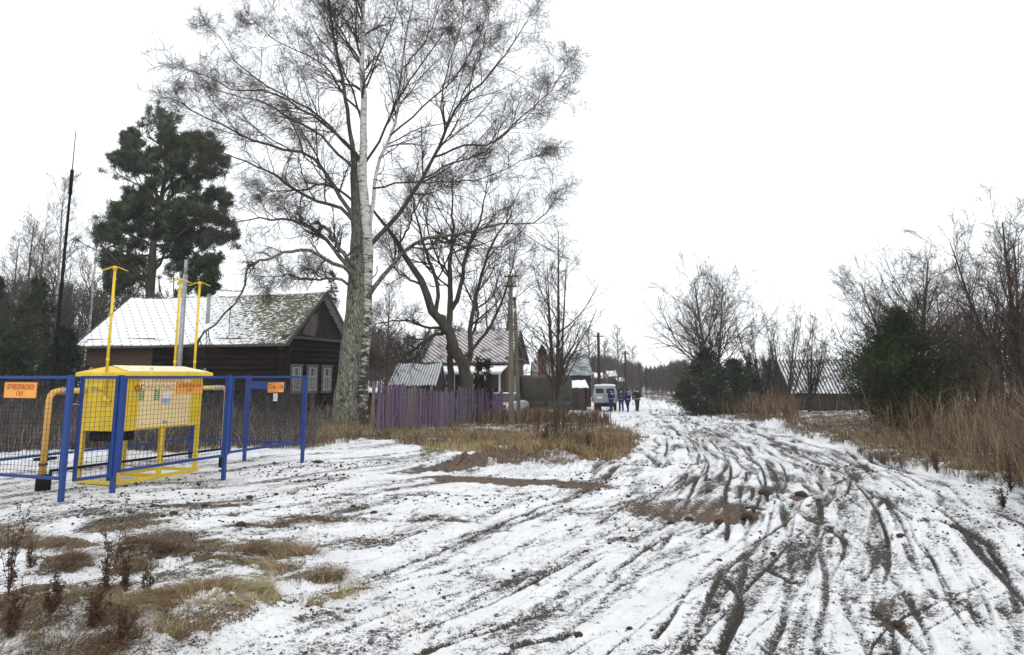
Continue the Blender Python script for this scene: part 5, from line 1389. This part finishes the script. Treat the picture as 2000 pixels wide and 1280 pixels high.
# outhouse with corrugated roof
def wpt(px, py, Y): return W(px, py, Y)
z_h = lambda px, py, Y: CH+ray(px, py)[1]*Y
def lean_shed(name, label, x0, x1, Y0, Y1, pe, pr, mats, wave=.2, slope_px=None, back=2.2):
    """eave x0..x1 at Y0 (photo y pe), ridge at Y1 (photo y pr)"""
    ax, bx = at(x0, Y0), at(x1, Y0); zg_ = gz((ax+bx)/2, Y0)-.15
    t = thing(name, label, 'shed', (ax, Y0, zg_)); L = bx-ax
    ze_ = z_h(x0, pe, Y0)-zg_; zr_ = z_h(x0, pr, Y1)-zg_; dY = Y1-Y0; sh = (at(slope_px, Y1)-ax) if slope_px else 0
    slab('roof', (0, 0, ze_), (L, 0, ze_), (L+sh*.0+(at(x1, Y1)-bx)*.0, dY, zr_), (sh*0, dY, zr_), .05, mats['roof'], t, wave)
    slab('roof', (0, 2*dY, ze_), (L, 2*dY, ze_), (L, dY, zr_), (0, dY, zr_), .05, mats['roof'], t, wave)
    m = MB()
    k = .2; zw_ = ze_-.05
    m.box((L/2, k+.05, zw_/2), (L-.4, .1, zw_)); m.box((L/2, 2*dY-k, zw_/2), (L-.4, .1, zw_))
    for x in (.25, L-.25): m.loft([[(x-.05, k, 0), (x-.05, 2*dY-k, 0), (x-.05, 2*dY-k, zw_), (x-.05, dY, zr_-.12), (x-.05, k, zw_)], [(x+.05, k, 0), (x+.05, 2*dY-k, 0), (x+.05, 2*dY-k, zw_), (x+.05, dY, zr_-.12), (x+.05, k, zw_)]])
    m.build('wall', M[mats['wall']], t)
    m = MB(); m.box((L*.35, k-.03, zw_*.42), (.8, .05, min(1.7, zw_*.84))); m.build('door', M['board'], t)
    return t
lean_shed('garden_shed', 'low shed with a corrugated snow-dusted roof behind the left end of the purple fence', 757, 852, 34.5, 37.5, 752, 709, dict(roof='roof_wave', wall='board'), .143)
lean_shed('garden_shed', 'tiny dark red shed with a white snow cap between birch and purple fence', 712, 736, 29.5, 30.1, 765, 756, dict(roof='snow', wall='redbrick'), 0)
lean_shed('barn', 'long low barn with a corrugated snow-streaked sagging roof on the right of the road', 1540, 1700, 54, 56.5, 768, 702, dict(roof='roof_wave_b', wall='board'), .28)['category'] = 'barn'
m_ = lean_shed('outbuilding', 'small outbuilding with a thick white snow roof left of the parked van', 1104, 1150, 58, 61, 757, 742, dict(roof='snow', wall='brownwall'), 0)
lean_shed('farmhouse', 'far grey-roofed farmhouse seen through the branches of the slender tree', 1104, 1158, 66, 70, 733, 694, dict(roof='roof_grey', wall='board'), 0)['category'] = 'house'
lean_shed('farmhouse', 'pink-roofed house far behind the brown house, half hidden by the tarpaulin truck', 1040, 1100, 62, 66, 738, 706, dict(roof='roof_tile_b', wall='brownwall'), 0)['category'] = 'house'
for x0, x1, Y, pe, pr, lb in [(1160, 1186, 84, 738, 727, 'low snow-roofed hut above the roof of the parked van'), (1188, 1208, 90, 735, 724, 'snow-roofed hut left of the second wooden pole'), (1206, 1222, 88, 745, 737, 'lowest snow-roofed hut beside the second wooden pole')]:
    t = lean_shed('hut', lb, x0, x1, Y, Y+2.5, pe, pr, dict(roof='snow', wall='brownwall'), 0); t['group'] = 'snow-roofed huts along the lane'
# church-like dark spire is a steep chimney hood
Ys_ = 62; x = at(1059, Ys_); zb = gz(x, Ys_)
t = thing('brick_stack', 'narrow reddish brick stack with a dark pointed hood right of the brown house', 'chimney stack', (x, Ys_, zb))
zt = z_h(1059, 692, Ys_)-zb; m = MB(); m.box((0, 0, zt/2), (.7, .7, zt)); m.build('shaft', M['redbrick'], t)
m = MB(); zz = z_h(1059, 674, Ys_)-zb; m.loft([[(-.5, -.5, zt), (.5, -.5, zt), (.5, .5, zt), (-.5, .5, zt)], [(-.06, -.06, zz), (.06, -.06, zz), (.06, .06, zz), (-.06, .06, zz)]]); m.build('hood', M['black'], t)

# ---- purple picket fence
pf0 = hit(736, 834); pf1 = hit(983, 815)
pf0 = np.array([at(736, 23.5), 23.5]); pf1 = np.array([at(983, 38.5), 38.5])
dd = pf1-pf0; Lf = np.hypot(*dd); dd /= Lf; rzf = math.atan2(dd[1], dd[0])
t = thing('picket_fence', 'faded purple picket fence of uneven boards in front of the brown house', 'fence', (pf0[0], pf0[1], 0), rzf)
# pickets past the hundred that show largest are one part
n = int(Lf/.108); far_ = MB(); far2 = MB()
for i in range(n):
    s = (i+.5)/n*Lf; p = pf0+dd*s; g = gz(*p)
    h = 1.52+rng.normal(0, .035)+.10*math.sin(s*.8)-(.0 if s > .5 else -.15); tilt = rng.normal(0, .03); w = .058+.03*rng.random(); h += rng.normal(0, .05); th = .02
    x = s; z0 = g+.04; z1 = g+h
    ring0 = [(x-w/2, -th/2, z0), (x+w/2, -th/2, z0), (x+w/2, th/2, z0), (x-w/2, th/2, z0)]
    tx = tilt*h
    ring1 = [(q[0]+tx, q[1], z1) for q in ring0]; tipc = [(x+tx-.012, -th/2, z1+.07), (x+tx+.012, -th/2, z1+.07), (x+tx+.012, th/2, z1+.07), (x+tx-.012, th/2, z1+.07)]
    mat = rng.choice(['purple', 'purple_b', 'purple_c', 'purpledark'], p=[.42, .28, .18, .12])
    if i < 100: MB().loft([ring0, ring1, tipc]).build('picket', M[mat], t)
    else: far_.loft([ring0, ring1, tipc])
o = far_.build('pickets', M['purple'], t); o['kind'] = 'stuff'
for zz in (.45, 1.2):
    m = MB(); m.bar((0, .035, gz(*pf0)+zz), (Lf, .035, gz(*pf1)+zz), .05, .09); m.build('rail', M['purpledark'], t)
for k in range(10):
    s = k/9*Lf; p = pf0+dd*s; g = gz(*p); MB().box((s, .10, g+.85), (.09, .09, 1.75)).build('post', M['purpledark'], t)
# yellow stake and thin posts
for px, py, hh, lb in [(727, 846, .9, 'thin dry yellow stake standing in the grass left of the purple fence')]:
    c = hit(px, py); o = MB().tube([(0, 0, -.1), (.01, 0, hh*.5), (.0, 0, hh)], [.022, .02, .016], 8).build('stake', M['stake']); o.location = (c[0], c[1], gz(*c)); tag(o, lb, 'stake')
for px, Y, pt_, lb in [(935, 31.5, 752, 'thin dark post standing in front of the purple fence, left of the other'), (949, 33, 760, 'shorter thin dark post standing in front of the purple fence')]:
    x = at(px, Y); o = MB().box((0, 0, .8), (.07, .07, 1.7)).build('wooden_post', M['board'], None, .01); o.location = (x, Y-1.0, gz(x, Y)-.05); tag(o, lb, 'post')

# ---- concrete power pole with strut
Yq = 32.8; xq = at(1004, Yq); gq = gz(xq, Yq)
t = thing('power_pole', 'weathered concrete power pole with a leaning strut and two crossarms, in the dry verge', 'power pole', (xq, Yq, gq))
Hq = z_h(1000, 540, Yq)-gq
sq = lambda c, w: [(c[0]-w/2, c[1]-w/2, c[2]), (c[0]+w/2, c[1]-w/2, c[2]), (c[0]+w/2, c[1]+w/2, c[2]), (c[0]-w/2, c[1]+w/2, c[2])]
MB().loft([sq((-.13, 0, -.3), .25), sq((-.15, 0, Hq*.6), .22), sq((-.16, 0, Hq), .17)]).build('shaft', M['concrete'], t, .01)
MB().loft([sq((.26, .5, -.3), .19), sq((.02, .12, Hq*.86), .15)]).build('strut', M['concrete'], t, .01)
MB().box((-.05, .08, Hq*.845), (.34, .3, .08)).build('clamp', M['rust'], t)
for z, w in ((Hq-.02, .62), (Hq-.50, .66)):
    m = MB(); m.box((-.17, -.11, z), (w, .07, .07)); ca = m.build('crossarm', M['rust'], t)
    for x in (-.26, -.1, .1, .24):
        MB().cyl((-.17+x, -.11, z+.03), (-.17+x, -.11, z+.13), .028, .02, S=8).build('insulator', M['rust'], ca)
m = MB(); m.tube([(-.05, -.1, Hq*.76), (.18, -.2, Hq*.79), (.45, -.3, Hq*.805)], .018, 6); arm = m.build('lamp_arm', M['galv'], t)
MB().box((.58, -.34, Hq*.815), (.36, .12, .07)).build('lamp_head', M['galv'], arm, .02)
MB().box((-.0, -.16, Hq*.765), (.10, .1, .12)).build('junction_box', M['white'], t)
# far wooden poles along the lane and the wires between them
poles = [(1170, 56, 650, 'nearest dark wooden pole of the lane, above the parked van'), (1222, 78, 686, 'second dark wooden pole of the lane, right of the first'), (1250, 105, 712, 'farthest thin wooden pole of the lane')]
tops = [np.array([xq-.17, Yq-.11, gq+Hq+.12])]
for px, Y, py, lb in poles:
    x = at(px, Y); g = gz(x, Y); h = z_h(px, py, Y)-g
    t = thing('power_pole', lb, 'power pole', (x, Y, g), group='wooden power poles along the lane')
    MB().cyl((0, 0, -.3), (0, 0, h), .15, .11, S=10).build('shaft', M['board'], t); MB().box((0, -.1, h-.3), (.9, .08, .08)).build('crossarm', M['rust'], t)
    for q in (-.38, .38): MB().cyl((q, -.1, h-.27), (q, -.1, h-.12), .04, .03, S=6).build('insulator', M['white'], t)
    tops.append(np.array([x, Y-.1, g+h-.12]))
for i in range(3):
    a, b = tops[i], tops[i+1]
    for q, lb in ((-.34, 'left'), (.3, 'right')):
        pts = [a*(1-f)+b*f+np.array([q*(.6 if (i == 0 and f < .5) else 1), 0, -.5*math.sin(math.pi*f)]) for f in np.linspace(0, 1, 14)]
        o = MB(off=pts[0]).tube(pts, .010+.004*i, 4).build('power_line', M['black']); o.location = pts[0]
        tag(o, ['thin wire from the concrete pole to the first wooden pole, %s strand', 'thin wire between the first two wooden poles, %s strand', 'thin wire between the two farthest wooden poles, %s strand'][i] % lb, 'wire', 'wires along the lane')

# ---- tarpaulin truck, car, van
def wheel(parent, x, y, r, w, hub='truck'):
    m = MB(); S = 18
    prof = [(r*.62, -w/2), (r*.93, -w/2), (r, -w*.35), (r, w*.35), (r*.93, w/2), (r*.62, w/2)]
    rings = [[(x+q*math.cos(2*math.pi*k/S), y+v, r+q*math.sin(2*math.pi*k/S)) for k in range(S)] for q, v in prof]
    m.loft(rings, smooth=False); wh = m.build('wheel', M['rubber'], parent)
    m = MB(); m.cyl((x, y-w*.53, r), (x, y+w*.53, r), r*.58, S=14); m.cyl((x, y-w*.6, r), (x, y+w*.6, r), r*.2, S=10); m.build('rim', M[hub], wh); return wh
Yt = 47.5; xt = at(1064, Yt); gt = gz(xt, Yt)
t = thing('tarpaulin_truck', 'old truck body covered by an olive-brown tarpaulin, parked beyond the concrete pole', 'truck', (xt, Yt, gt), R(4))
hw = 1.72; zt0, zt1 = .62, z_h(1060, 737, Yt)-gt
rings = []
for x in np.linspace(-hw, hw, 13):
    sg = .04*math.cos(x*5.2); wv = .02*math.sin(x*9)
    prof = [(-1.05-wv, zt0), (-1.08-wv, zt1*.55), (-1.02, zt1-.18+sg*.5), (-.7, zt1+sg*.6), (0, zt1+.10+sg), (.7, zt1+sg*.6), (1.02, zt1-.18), (1.08, zt1*.55), (1.05, zt0)]
    rings.append([(x, y, z) for y, z in prof])
m = MB(); m.loft(rings, smooth=True); m.build('tarpaulin', M['tarp'], t)
m = MB(); m.box((0, 0, .55), (3.5, 2.0, .16)); m.box((0, .55, .42), (3.6, .12, .18)); m.box((0, -.55, .42), (3.6, .12, .18)); m.build('chassis', M['truck'], t)
m = MB(); m.box((-.9, -1.09, .78), (1.5, .04, .3)); m.box((.85, -1.09, .78), (1.5, .04, .3)); m.build('side_board', M['truck'], t)
for x in (-1.15, 1.15):
    for y in (-.85, .85): wheel(t, x, y, .42, .24)
m = MB(); m.box((-1.74, 0, 1.1), (.05, 1.9, .9)); m.build('tailgate', M['truck'], t)
MB().box((-1.78, -.8, .6), (.04, .16, .1)).build('tail_light', M['lampred'], t)

def car(name, label, x, y, rz, mat, kind, roofmat=None):
    g = gz(x, y); t = thing(name, label, 'van' if 'van' in name else 'car', (x, y, g), rz); return t
# silver car half hidden by the pole
Yc = 42.5; xc_ = at(991, Yc); t = car('parked_car', 'light silver car half hidden behind the concrete pole', xc_, Yc, R(70), 'silver', 0)
prof = [(-2.05, .35, .62), (-2.08, .70, .70), (-1.9, .92, .74), (-1.25, .98, .76), (1.0, .98, .76), (1.8, .86, .74), (2.1, .66, .70), (2.1, .35, .64)]
def car_ring(x, zt_, hwid): 
    return [(x, -hwid*.92, .3), (x, hwid*.92, .3), (x, hwid, .5), (x, hwid, zt_-.12), (x, hwid*.9, zt_), (x, -hwid*.9, zt_), (x, -hwid, zt_-.12), (x, -hwid, .5)]
m = MB(); m.loft([car_ring(*q) for q in [(-2.1, .72, .70), (-1.95, .92, .80), (-1.3, .98, .83), (.9, 1.0, .83), (1.7, .9, .80), (2.05, .72, .70)]], smooth=False); m.build('body', M['silver'], t, .04)
m = MB(); 
def gh(x, z, w): return [(x, -w, z), (x, w, z)]
m.add([(-1.7, -.74, .96), (-1.7, .74, .96), (-1.15, .60, 1.42), (-1.15, -.60, 1.42), (1.0, -.74, .98), (1.0, .74, .98), (.25, .60, 1.42), (.25, -.60, 1.42)],
      [(0, 1, 2, 3), (5, 4, 7, 6), (0, 3, 7, 4), (1, 5, 6, 2), (3, 2, 6, 7)]); m.build('window', M['darkglass'], t, .02)
m = MB(); m.box((-.45, 0, 1.44), (1.5, 1.22, .05)); m.build('roof', M['snow'], t, .02)
for x in (-1.3, 1.3):
    for y in (-.74, .74): wheel(t, x, y, .31, .2, 'galv')
for y in (-.6, .6): MB().box((-2.08, y, .72), (.05, .22, .14)).build('tail_light', M['lampred'], t); 
for y in (-.6, .6): MB().box((2.04, y, .68), (.05, .26, .14)).build('headlight', M['glass'], t)
MB().box((-2.1, 0, .45), (.1, 1.5, .16)).build('bumper', M['rubber'], t, .02)

# loaf-shaped off-road van seen from behind
Yv = 54.0; xv = at(1181, Yv); gv = gz(xv, Yv)
t = thing('parked_van', 'light grey boxy off-road van with a white roof, parked with its rear towards us', 'van', (xv, Yv, gv), R(82))
def vring(x, w, z0, z1, top):
    return [(x, -w+.04, z0), (x, w-.04, z0), (x, w, z0+.15), (x, w, z1), (x, w-.07, z1+.28), (x, w-.26, top-.03), (x, 0, top), (x, -w+.26, top-.03), (x, -w+.07, z1+.28), (x, -w, z1), (x, -w, z0+.15)]
m = MB(); m.loft([vring(*q) for q in [(-.02, .90, .62, 1.35, 1.96), (.08, .96, .58, 1.35, 2.02), (2.2, .97, .58, 1.35, 2.04), (3.7, .97, .58, 1.35, 2.02), (4.15, .94, .60, 1.33, 1.90), (4.36, .88, .66, 1.2, 1.55)]]); body = m.build('body', M['vanwhite'], t, .03)
m = MB(); m.loft([[(x, -w, z-.03), (x, w, z-.03), (x, w*.97, z+.03), (x, w*.6, z+.07), (x, 0, z+.085), (x, -w*.6, z+.07), (x, -w*.97, z+.03)] for x, w, z in ((-.03, .80, 1.95), (.2, .84, 1.98), (3.6, .84, 1.98), (4.0, .78, 1.90))]); m.build('roof', M['vanroof'], t, .01)
for s, w in ((-1, 1), (1, 1)):
    y = s*.40; d = MB().box((-.035, y, 1.22), (.03, .76, 1.16)).build('rear_door', M['vanwhite'], t, .01)
    MB().box((-.055, y, 1.56), (.02, .60, .36)).build('window', M['darkglass'], d, .01)
    MB().box((-.06, y-s*.31, 1.2), (.03, .03, .14)).build('handle', M['black'], d)
MB().box((-.06, .42, 1.05), (.02, .40, .12)).build('number_plate', M['white'], t)
for x in (.75, 1.65, 2.55, 3.4):
    for s in (-1, 1): MB().box((x, s*.972, 1.50), (.62, .02, .40)).build('side_window', M['darkglass'], t, .01)
MB().add([(4.20, -.8, 1.32), (4.20, .8, 1.32), (4.05, .74, 1.78), (4.05, -.74, 1.78), (4.24, -.8, 1.32), (4.24, .8, 1.32), (4.09, .74, 1.78), (4.09, -.74, 1.78)], [(3, 2, 1, 0), (4, 5, 6, 7), (0, 1, 5, 4), (2, 3, 7, 6), (1, 2, 6, 5), (3, 0, 4, 7)]).build('windscreen', M['darkglass'], t)
MB().box((-.12, 0, .56), (.10, 1.7, .14)).build('bumper', M['black'], t, .01)
for s in (-1, 1): MB().box((-.06, s*.86, .86), (.04, .10, .2)).build('tail_light', M['lampred'], t)
for s in (-1, 1): MB().cyl((4.30, s*.6, .95), (4.38, s*.6, .95), .10, S=12).build('headlight', M['glass'], t)
m = MB(); m.box((2.1, 0, .52), (4.0, .8, .14)); m.cyl((.85, -.75, .38), (.85, .75, .38), .07, S=8); m.cyl((3.15, -.75, .38), (3.15, .75, .38), .07, S=8); m.build('chassis', M['rubber'], t)
for x in (.85, 3.15):
    for y in (-.76, .76): wheel(t, x, y, .39, .22, 'black')
MB().box((3.95, -1.08, 1.45), (.04, .18, .26)).build('mirror', M['black'], t)

# ================================================================= PEOPLE
def skin_obj(name, verts, edges, radii, mat, parent, root=0, sub=1):
    me = bpy.data.meshes.new(name); me.from_pydata([tuple(map(float, v)) for v in verts], edges, []); me.update()
    o = link(name, me, M[mat], parent)
    md = o.modifiers.new('skin', 'SKIN'); md.use_smooth_shade = True
    for i, r in enumerate(radii):
        sv = me.skin_vertices[0].data[i]; sv.radius = (r, r) if not isinstance(r, tuple) else r; sv.use_root = (i == root)
    s = o.modifiers.new('subdivision', 'SUBSURF'); s.levels = sub; s.render_levels = sub
    return o
def person(label, x, y, rz, h, top, legs, armp='down', cap='jdark', stride=.10, bend=0.0, tape=True, hood=False):
    g = gz(x, y)+.02; t = thing('person', label, 'person', (x, y, g), rz, group='workers beside the van')
    k = h/1.78
    J = {}
    def j(n, p, r): J[n] = (np.array(p)*k+np.array([0, bend*max(0, p[2]-.95)*k, 0]), tuple(q*k for q in r) if isinstance(r, tuple) else r*k)
    j('pelvis', (0, 0, .95), (.15, .11)); j('waist', (0, 0, 1.10), (.135, .10)); j('chest', (0, .01, 1.32), (.165, .115)); j('neck0', (0, .0, 1.47), .075); j('neck', (0, .01, 1.54), .055); j('skull', (0, .02, 1.63), (.078, .095)); j('crown', (0, .015, 1.71), (.068, .082))
    E = [('pelvis', 'waist'), ('waist', 'chest'), ('chest', 'neck0'), ('neck0', 'neck'), ('neck', 'skull'), ('skull', 'crown')]
    fing = []
    for s, nm in ((-1, 'l'), (1, 'r')):
        st = stride*s
        j(nm+'hip', (s*.095, 0, .88), .095); j(nm+'knee', (s*.11, .03+st*.5, .50), .062); j(nm+'calf', (s*.115, st*.8, .33), .055); j(nm+'ankle', (s*.12, st-.02, .09), .038); j(nm+'toe', (s*.14, st+.15, .04), .035)
        E += [('pelvis', nm+'hip'), (nm+'hip', nm+'knee'), (nm+'knee', nm+'calf'), (nm+'calf', nm+'ankle'), (nm+'ankle', nm+'toe')]
        if armp == 'down': el, wr = (s*.27, -.02, 1.15), (s*.27, .10, .90)
        elif armp == 'pockets': el, wr = (s*.31, -.08, 1.17), (s*.20, .06, .98)
        else: el, wr = (s*.28, .04, 1.16), (s*.14, .26, 1.22)
        j(nm+'sh', (s*.19, 0, 1.42), .07); j(nm+'el', el, .046); j(nm+'wr', wr, .028)
        el, wr = np.array(el), np.array(wr); dr = (wr-el)/np.linalg.norm(wr-el); pm = wr+dr*.07
        j(nm+'palm', pm, (.036, .018)); E += [('chest', nm+'sh'), (nm+'sh', nm+'el'), (nm+'el', nm+'wr'), (nm+'wr', nm+'palm')]
        sd = np.array([s*1., 0, 0]); 
        for q, (o_, ln) in enumerate(((-.030, .062), (-.010, .075), (.010, .078), (.030, .068))):
            a0 = pm+np.array([0, o_, 0])+dr*.02; a1 = a0+dr*ln*.55; a2 = a1+dr*ln*.4-sd*.02
            j(f'{nm}f{q}a', a0, .010); j(f'{nm}f{q}b', a1, .009); j(f'{nm}f{q}c', a2, .008); E += [(nm+'palm', f'{nm}f{q}a'), (f'{nm}f{q}a', f'{nm}f{q}b'), (f'{nm}f{q}b', f'{nm}f{q}c')]
        th = wr+dr*.035+np.array([0, .035, 0]); th2 = th+dr*.04+np.array([0, .02, 0]); j(nm+'t0', th, .012); j(nm+'t1', th2, .010); E += [(nm+'palm', nm+'t0'), (nm+'t0', nm+'t1')]
    names = list(J); ix = {n_: i for i, n_ in enumerate(names)}
    body = skin_obj('body', [J[n_][0] for n_ in names], [(ix[a], ix[b]) for a, b in E], [J[n_][1] for n_ in names], 'skin', t)
    def sub(name, ns, ed, mat, grow, extra=None):
        ii = {n_: i for i, n_ in enumerate(ns)}; rd = []
        for n_ in ns:
            r = J[n_][1]; gr = (extra or {}).get(n_, grow); rd.append(tuple(q+gr for q in r) if isinstance(r, tuple) else r+gr)
        return skin_obj(name, [J[n_][0] for n_ in ns], [(ii[a], ii[b]) for a, b in ed], rd, mat, t)
    jk = sub('jacket', ['chest', 'waist', 'pelvis', 'neck0', 'lsh', 'lel', 'lwr', 'rsh', 'rel', 'rwr'], [('chest', 'waist'), ('waist', 'pelvis'), ('chest', 'neck0'), ('chest', 'lsh'), ('lsh', 'lel'), ('lel', 'lwr'), ('chest', 'rsh'), ('rsh', 'rel'), ('rel', 'rwr')], top, .03, {'waist': .045, 'pelvis': .05, 'lwr': .018, 'rwr': .018, 'neck0': .015})
    sub('trousers', ['pelvis', 'lhip', 'lknee', 'lcalf', 'lankle', 'rhip', 'rknee', 'rcalf', 'rankle'], [('pelvis', 'lhip'), ('lhip', 'lknee'), ('lknee', 'lcalf'), ('lcalf', 'lankle'), ('pelvis', 'rhip'), ('rhip', 'rknee'), ('rknee', 'rcalf'), ('rcalf', 'rankle')], legs, .024)
    for nm in 'lr':
        a, b = J[nm+'ankle'][0], J[nm+'toe'][0]
        skin_obj('boot', [a+np.array([0, 0, .12]), a, a+np.array([0, -.03, -.045]), b], [(0, 1), (1, 2), (1, 3)], [.055, .055, .045, .045], 'boots', t)
    c = J['crown'][0]; sk = J['skull'][0]
    m = MB(); m.ball(c+np.array([0, -.005, -.005]), .105*k, S=12, sc=(.92, 1.05, .85)); 
    if not hood: m.box(c+np.array([0, .10, -.02])*k, (.13*k, .09*k, .012))
    m.build('hat', M[cap], t)
    m = MB(); m.ball(sk+np.array([0, -.03, .02]), .092*k, S=10, sc=(.95, .95, 1.0)); m.build('hair', M['hair'], t)
    f = MB(); f.add([sk+np.array(q)*k for q in [(-.016, .095, -.02), (.016, .095, -.02), (0, .128, -.018), (0, .098, .03)]], [(0, 1, 2), (1, 3, 2), (3, 0, 2), (0, 3, 1)]); f.build('nose', M['skin'], t)
    for s in (-1, 1): MB().ball(sk+np.array([s*.032, .092, .022])*k, .011, S=8).build('eye', M['jdark'], t); MB().ball(sk+np.array([s*.080, 0, 0])*k, .026, S=8, sc=(.4, .8, 1.2)).build('ear', M['skin'], t)
    MB().box(sk+np.array([0, .094, -.052])*k, (.045, .012, .01)).build('mouth', M['lampred'], t)
    if tape:
        ch_ = J['chest'][0]
        m = MB(); m.box(ch_+np.array([0, -.155, .03]), (.24, .012, .055)); m.build('reflective_band', M['reflect'], jk)
    return t
def pp(px, Y): return at(px, Y), Y
person('person in a blue work jacket against the van doors, leftmost of the four', *pp(1192.5, 52.9), R(30), 1.74, 'jblue', 'jteal', 'pockets', stride=.06)
person('person in teal-blue workwear, stooping slightly in the middle of the group behind the van', *pp(1212, 52.2), R(160), 1.70, 'jteal', 'jblue', 'front', stride=.08, bend=.12)
person('person in deep blue workwear, standing right of the stooping one', *pp(1225, 54), R(35), 1.80, 'jblue', 'jblue', 'down', stride=.12)
person('person in a long dark coat and dark trousers, rightmost of the four', *pp(1243, 55), R(-160), 1.84, 'jdark', 'jdark', 'pockets', stride=.09, tape=False)

# ================================================================= CLODS AND STICKS
CL = [(1460, 1016, .10), (1468, 998, .10), (1492, 965, .09), (730, 1000, .055), (488, 973, .06), (252, 1000, .045), (256, 1055, .075), (400, 988, .07), (338, 1004, .06), (470, 1028, .07), (1565, 968, .10), (1385, 960, .05),
      (1215, 1052, .05), (1760, 1050, .07), (1757, 1222, .05), (1145, 1078, .04), (1345, 1015, .07), (1310, 1022, .06), (1405, 1020, .07), (318, 1008, .05), (540, 968, .04), (620, 905, .06), (1230, 1232, .03), (690, 990, .05), (760, 1005, .045), (1130, 1245, .04), (1405, 1095, .04), (300, 990, .05), (1620, 1028, .04), (1510, 1085, .045)]
def clod_mesh(seed):
    import bmesh
    bm = bmesh.new(); bmesh.ops.create_icosphere(bm, subdivisions=3, radius=1)
    for v in bm.verts:
        c = v.co; n = fbm(np.array(c.x*1.4+seed*7+9), np.array(c.y*1.4+c.z*1.9+9), 500, 4)
        v.co = c*(.55+.95*float(n)); v.co.z *= .62
    me = bpy.data.meshes.new('clod'); bm.to_mesh(me); bm.free(); me.materials.append(M['clod']); return me
cm = [clod_mesh(k) for k in range(5)]
CLL = ['rounded', 'flat', 'lumpy', 'jagged', 'small']
for i, (px, py, r) in enumerate(CL):
    c = hit(px, py); o = bpy.data.objects.new('clod', cm[i % 5]); COL.objects.link(o); s = r*rng.uniform(.85, 1.15)*max(.7, c[1]/11)
    o.location = (c[0], c[1], float(ztop(c[0], c[1])[0])+s*.15); o.scale = (s, s*.9, s); o.rotation_euler = (0, 0, rng.random()*6.28)
    tag(o, 'dark brown lump of frozen earth lying on the snowy ground', 'clod', 'lumps of frozen earth')
# fine crumbs of earth thrown around the churned places
n = 5200; x = rng.uniform(-7, 7.5, n*4); y = rng.uniform(3, 15, n*4)
ok = (fbm(x*.9, y*.9, 520, 4) > .55) & (vegat(x, y, veg) < .5); x, y = x[ok][:n], y[ok][:n]; n = len(x)
s = .004+.016*rng.random(n)**3*np.clip(y/7, .6, 2)
oc = np.array([(1, 0, 0), (-1, 0, 0), (0, 1, 0), (0, -1, 0), (0, 0, .7), (0, 0, -.7)])
Vc = (oc[None]*s[:, None, None]*(1+rng.normal(0, .3, (n, 6, 1))))+np.stack([x, y, ztop(x, y)+s*.3], 1)[:, None]
tf = np.array([(0, 2, 4), (2, 1, 4), (1, 3, 4), (3, 0, 4), (2, 0, 5), (1, 2, 5), (3, 1, 5), (0, 3, 5)])
me = mesh_np('earth_crumbs', Vc.reshape(-1, 3), (tf[None]+np.arange(n)[:, None, None]*6).reshape(-1, 3))
tag(link('earth_crumbs', me, M['clod']), kind='stuff')

# ================================================================= SKY, LIGHT, CAMERA, AIR
w = bpy.data.worlds.new('World'); SC.world = w; w.use_nodes = True; nt = w.node_tree; bg = nt.nodes['Background']
sky = nt.nodes.new('ShaderNodeTexSky'); sky.sky_type = 'NISHITA'; sky.sun_disc = False
SUN_EL, SUN_AZ = R(32), R(150)
sky.sun_elevation = SUN_EL; sky.sun_rotation = SUN_AZ; sky.air_density = 1.0; sky.dust_density = 4.0; sky.ozone_density = 1.0
mx = nt.nodes.new('ShaderNodeMix'); mx.data_type = 'RGBA'; mx.inputs[0].default_value = .90
nt.links.new(sky.outputs[0], mx.inputs[6]); mx.inputs[7].default_value = (10.4, 10.7, 11.0, 1)   # cloud deck
nt.links.new(mx.outputs[2], bg.inputs[0]); bg.inputs[1].default_value = .10
sl = bpy.data.lights.new('sun', 'SUN'); sl.energy = .6; sl.angle = R(25); sl.color = (1, .97, .93)
so = bpy.data.objects.new('sun', sl); COL.objects.link(so)
dv = Vector((math.sin(SUN_AZ)*math.cos(SUN_EL), math.cos(SUN_AZ)*math.cos(SUN_EL), math.sin(SUN_EL)))
so.rotation_euler = dv.to_track_quat('Z', 'Y').to_euler(); so.location = (0, 0, 40)

if True:
    hz = MB(); hz.box((0, 170, 20), (640, 420, 56)); ho = hz.build('haze', None); tag(ho, kind='stuff')
    hm = bpy.data.materials.new('haze'); hm.use_nodes = True; n_ = hm.node_tree; n_.nodes.clear()
    out = n_.nodes.new('ShaderNodeOutputMaterial'); pv = n_.nodes.new('ShaderNodeVolumePrincipled')
    pv.inputs['Color'].default_value = (.9, .92, .95, 1); pv.inputs['Density'].default_value = .00055; pv.inputs['Anisotropy'].default_value = .2
    n_.links.new(pv.outputs[0], out.inputs['Volume']); ho.data.materials.append(hm)

cam = bpy.data.cameras.new('camera'); co = bpy.data.objects.new('camera', cam); COL.objects.link(co); SC.camera = co
co.location = (0, 0, CH); co.rotation_euler = (math.pi/2+TH, 0, 0)
cam.sensor_width = 36; cam.lens = F/2000*36; cam.shift_y = -93/2000.0; cam.clip_end = 3000; cam.clip_start = .05
vs = SC.view_settings; vs.view_transform = 'Standard'; vs.look = 'None'; vs.gamma = 1; vs.exposure = .40
SC.cycles.max_bounces = 6; SC.cycles.volume_bounces = 1; SC.cycles.use_denoising = True
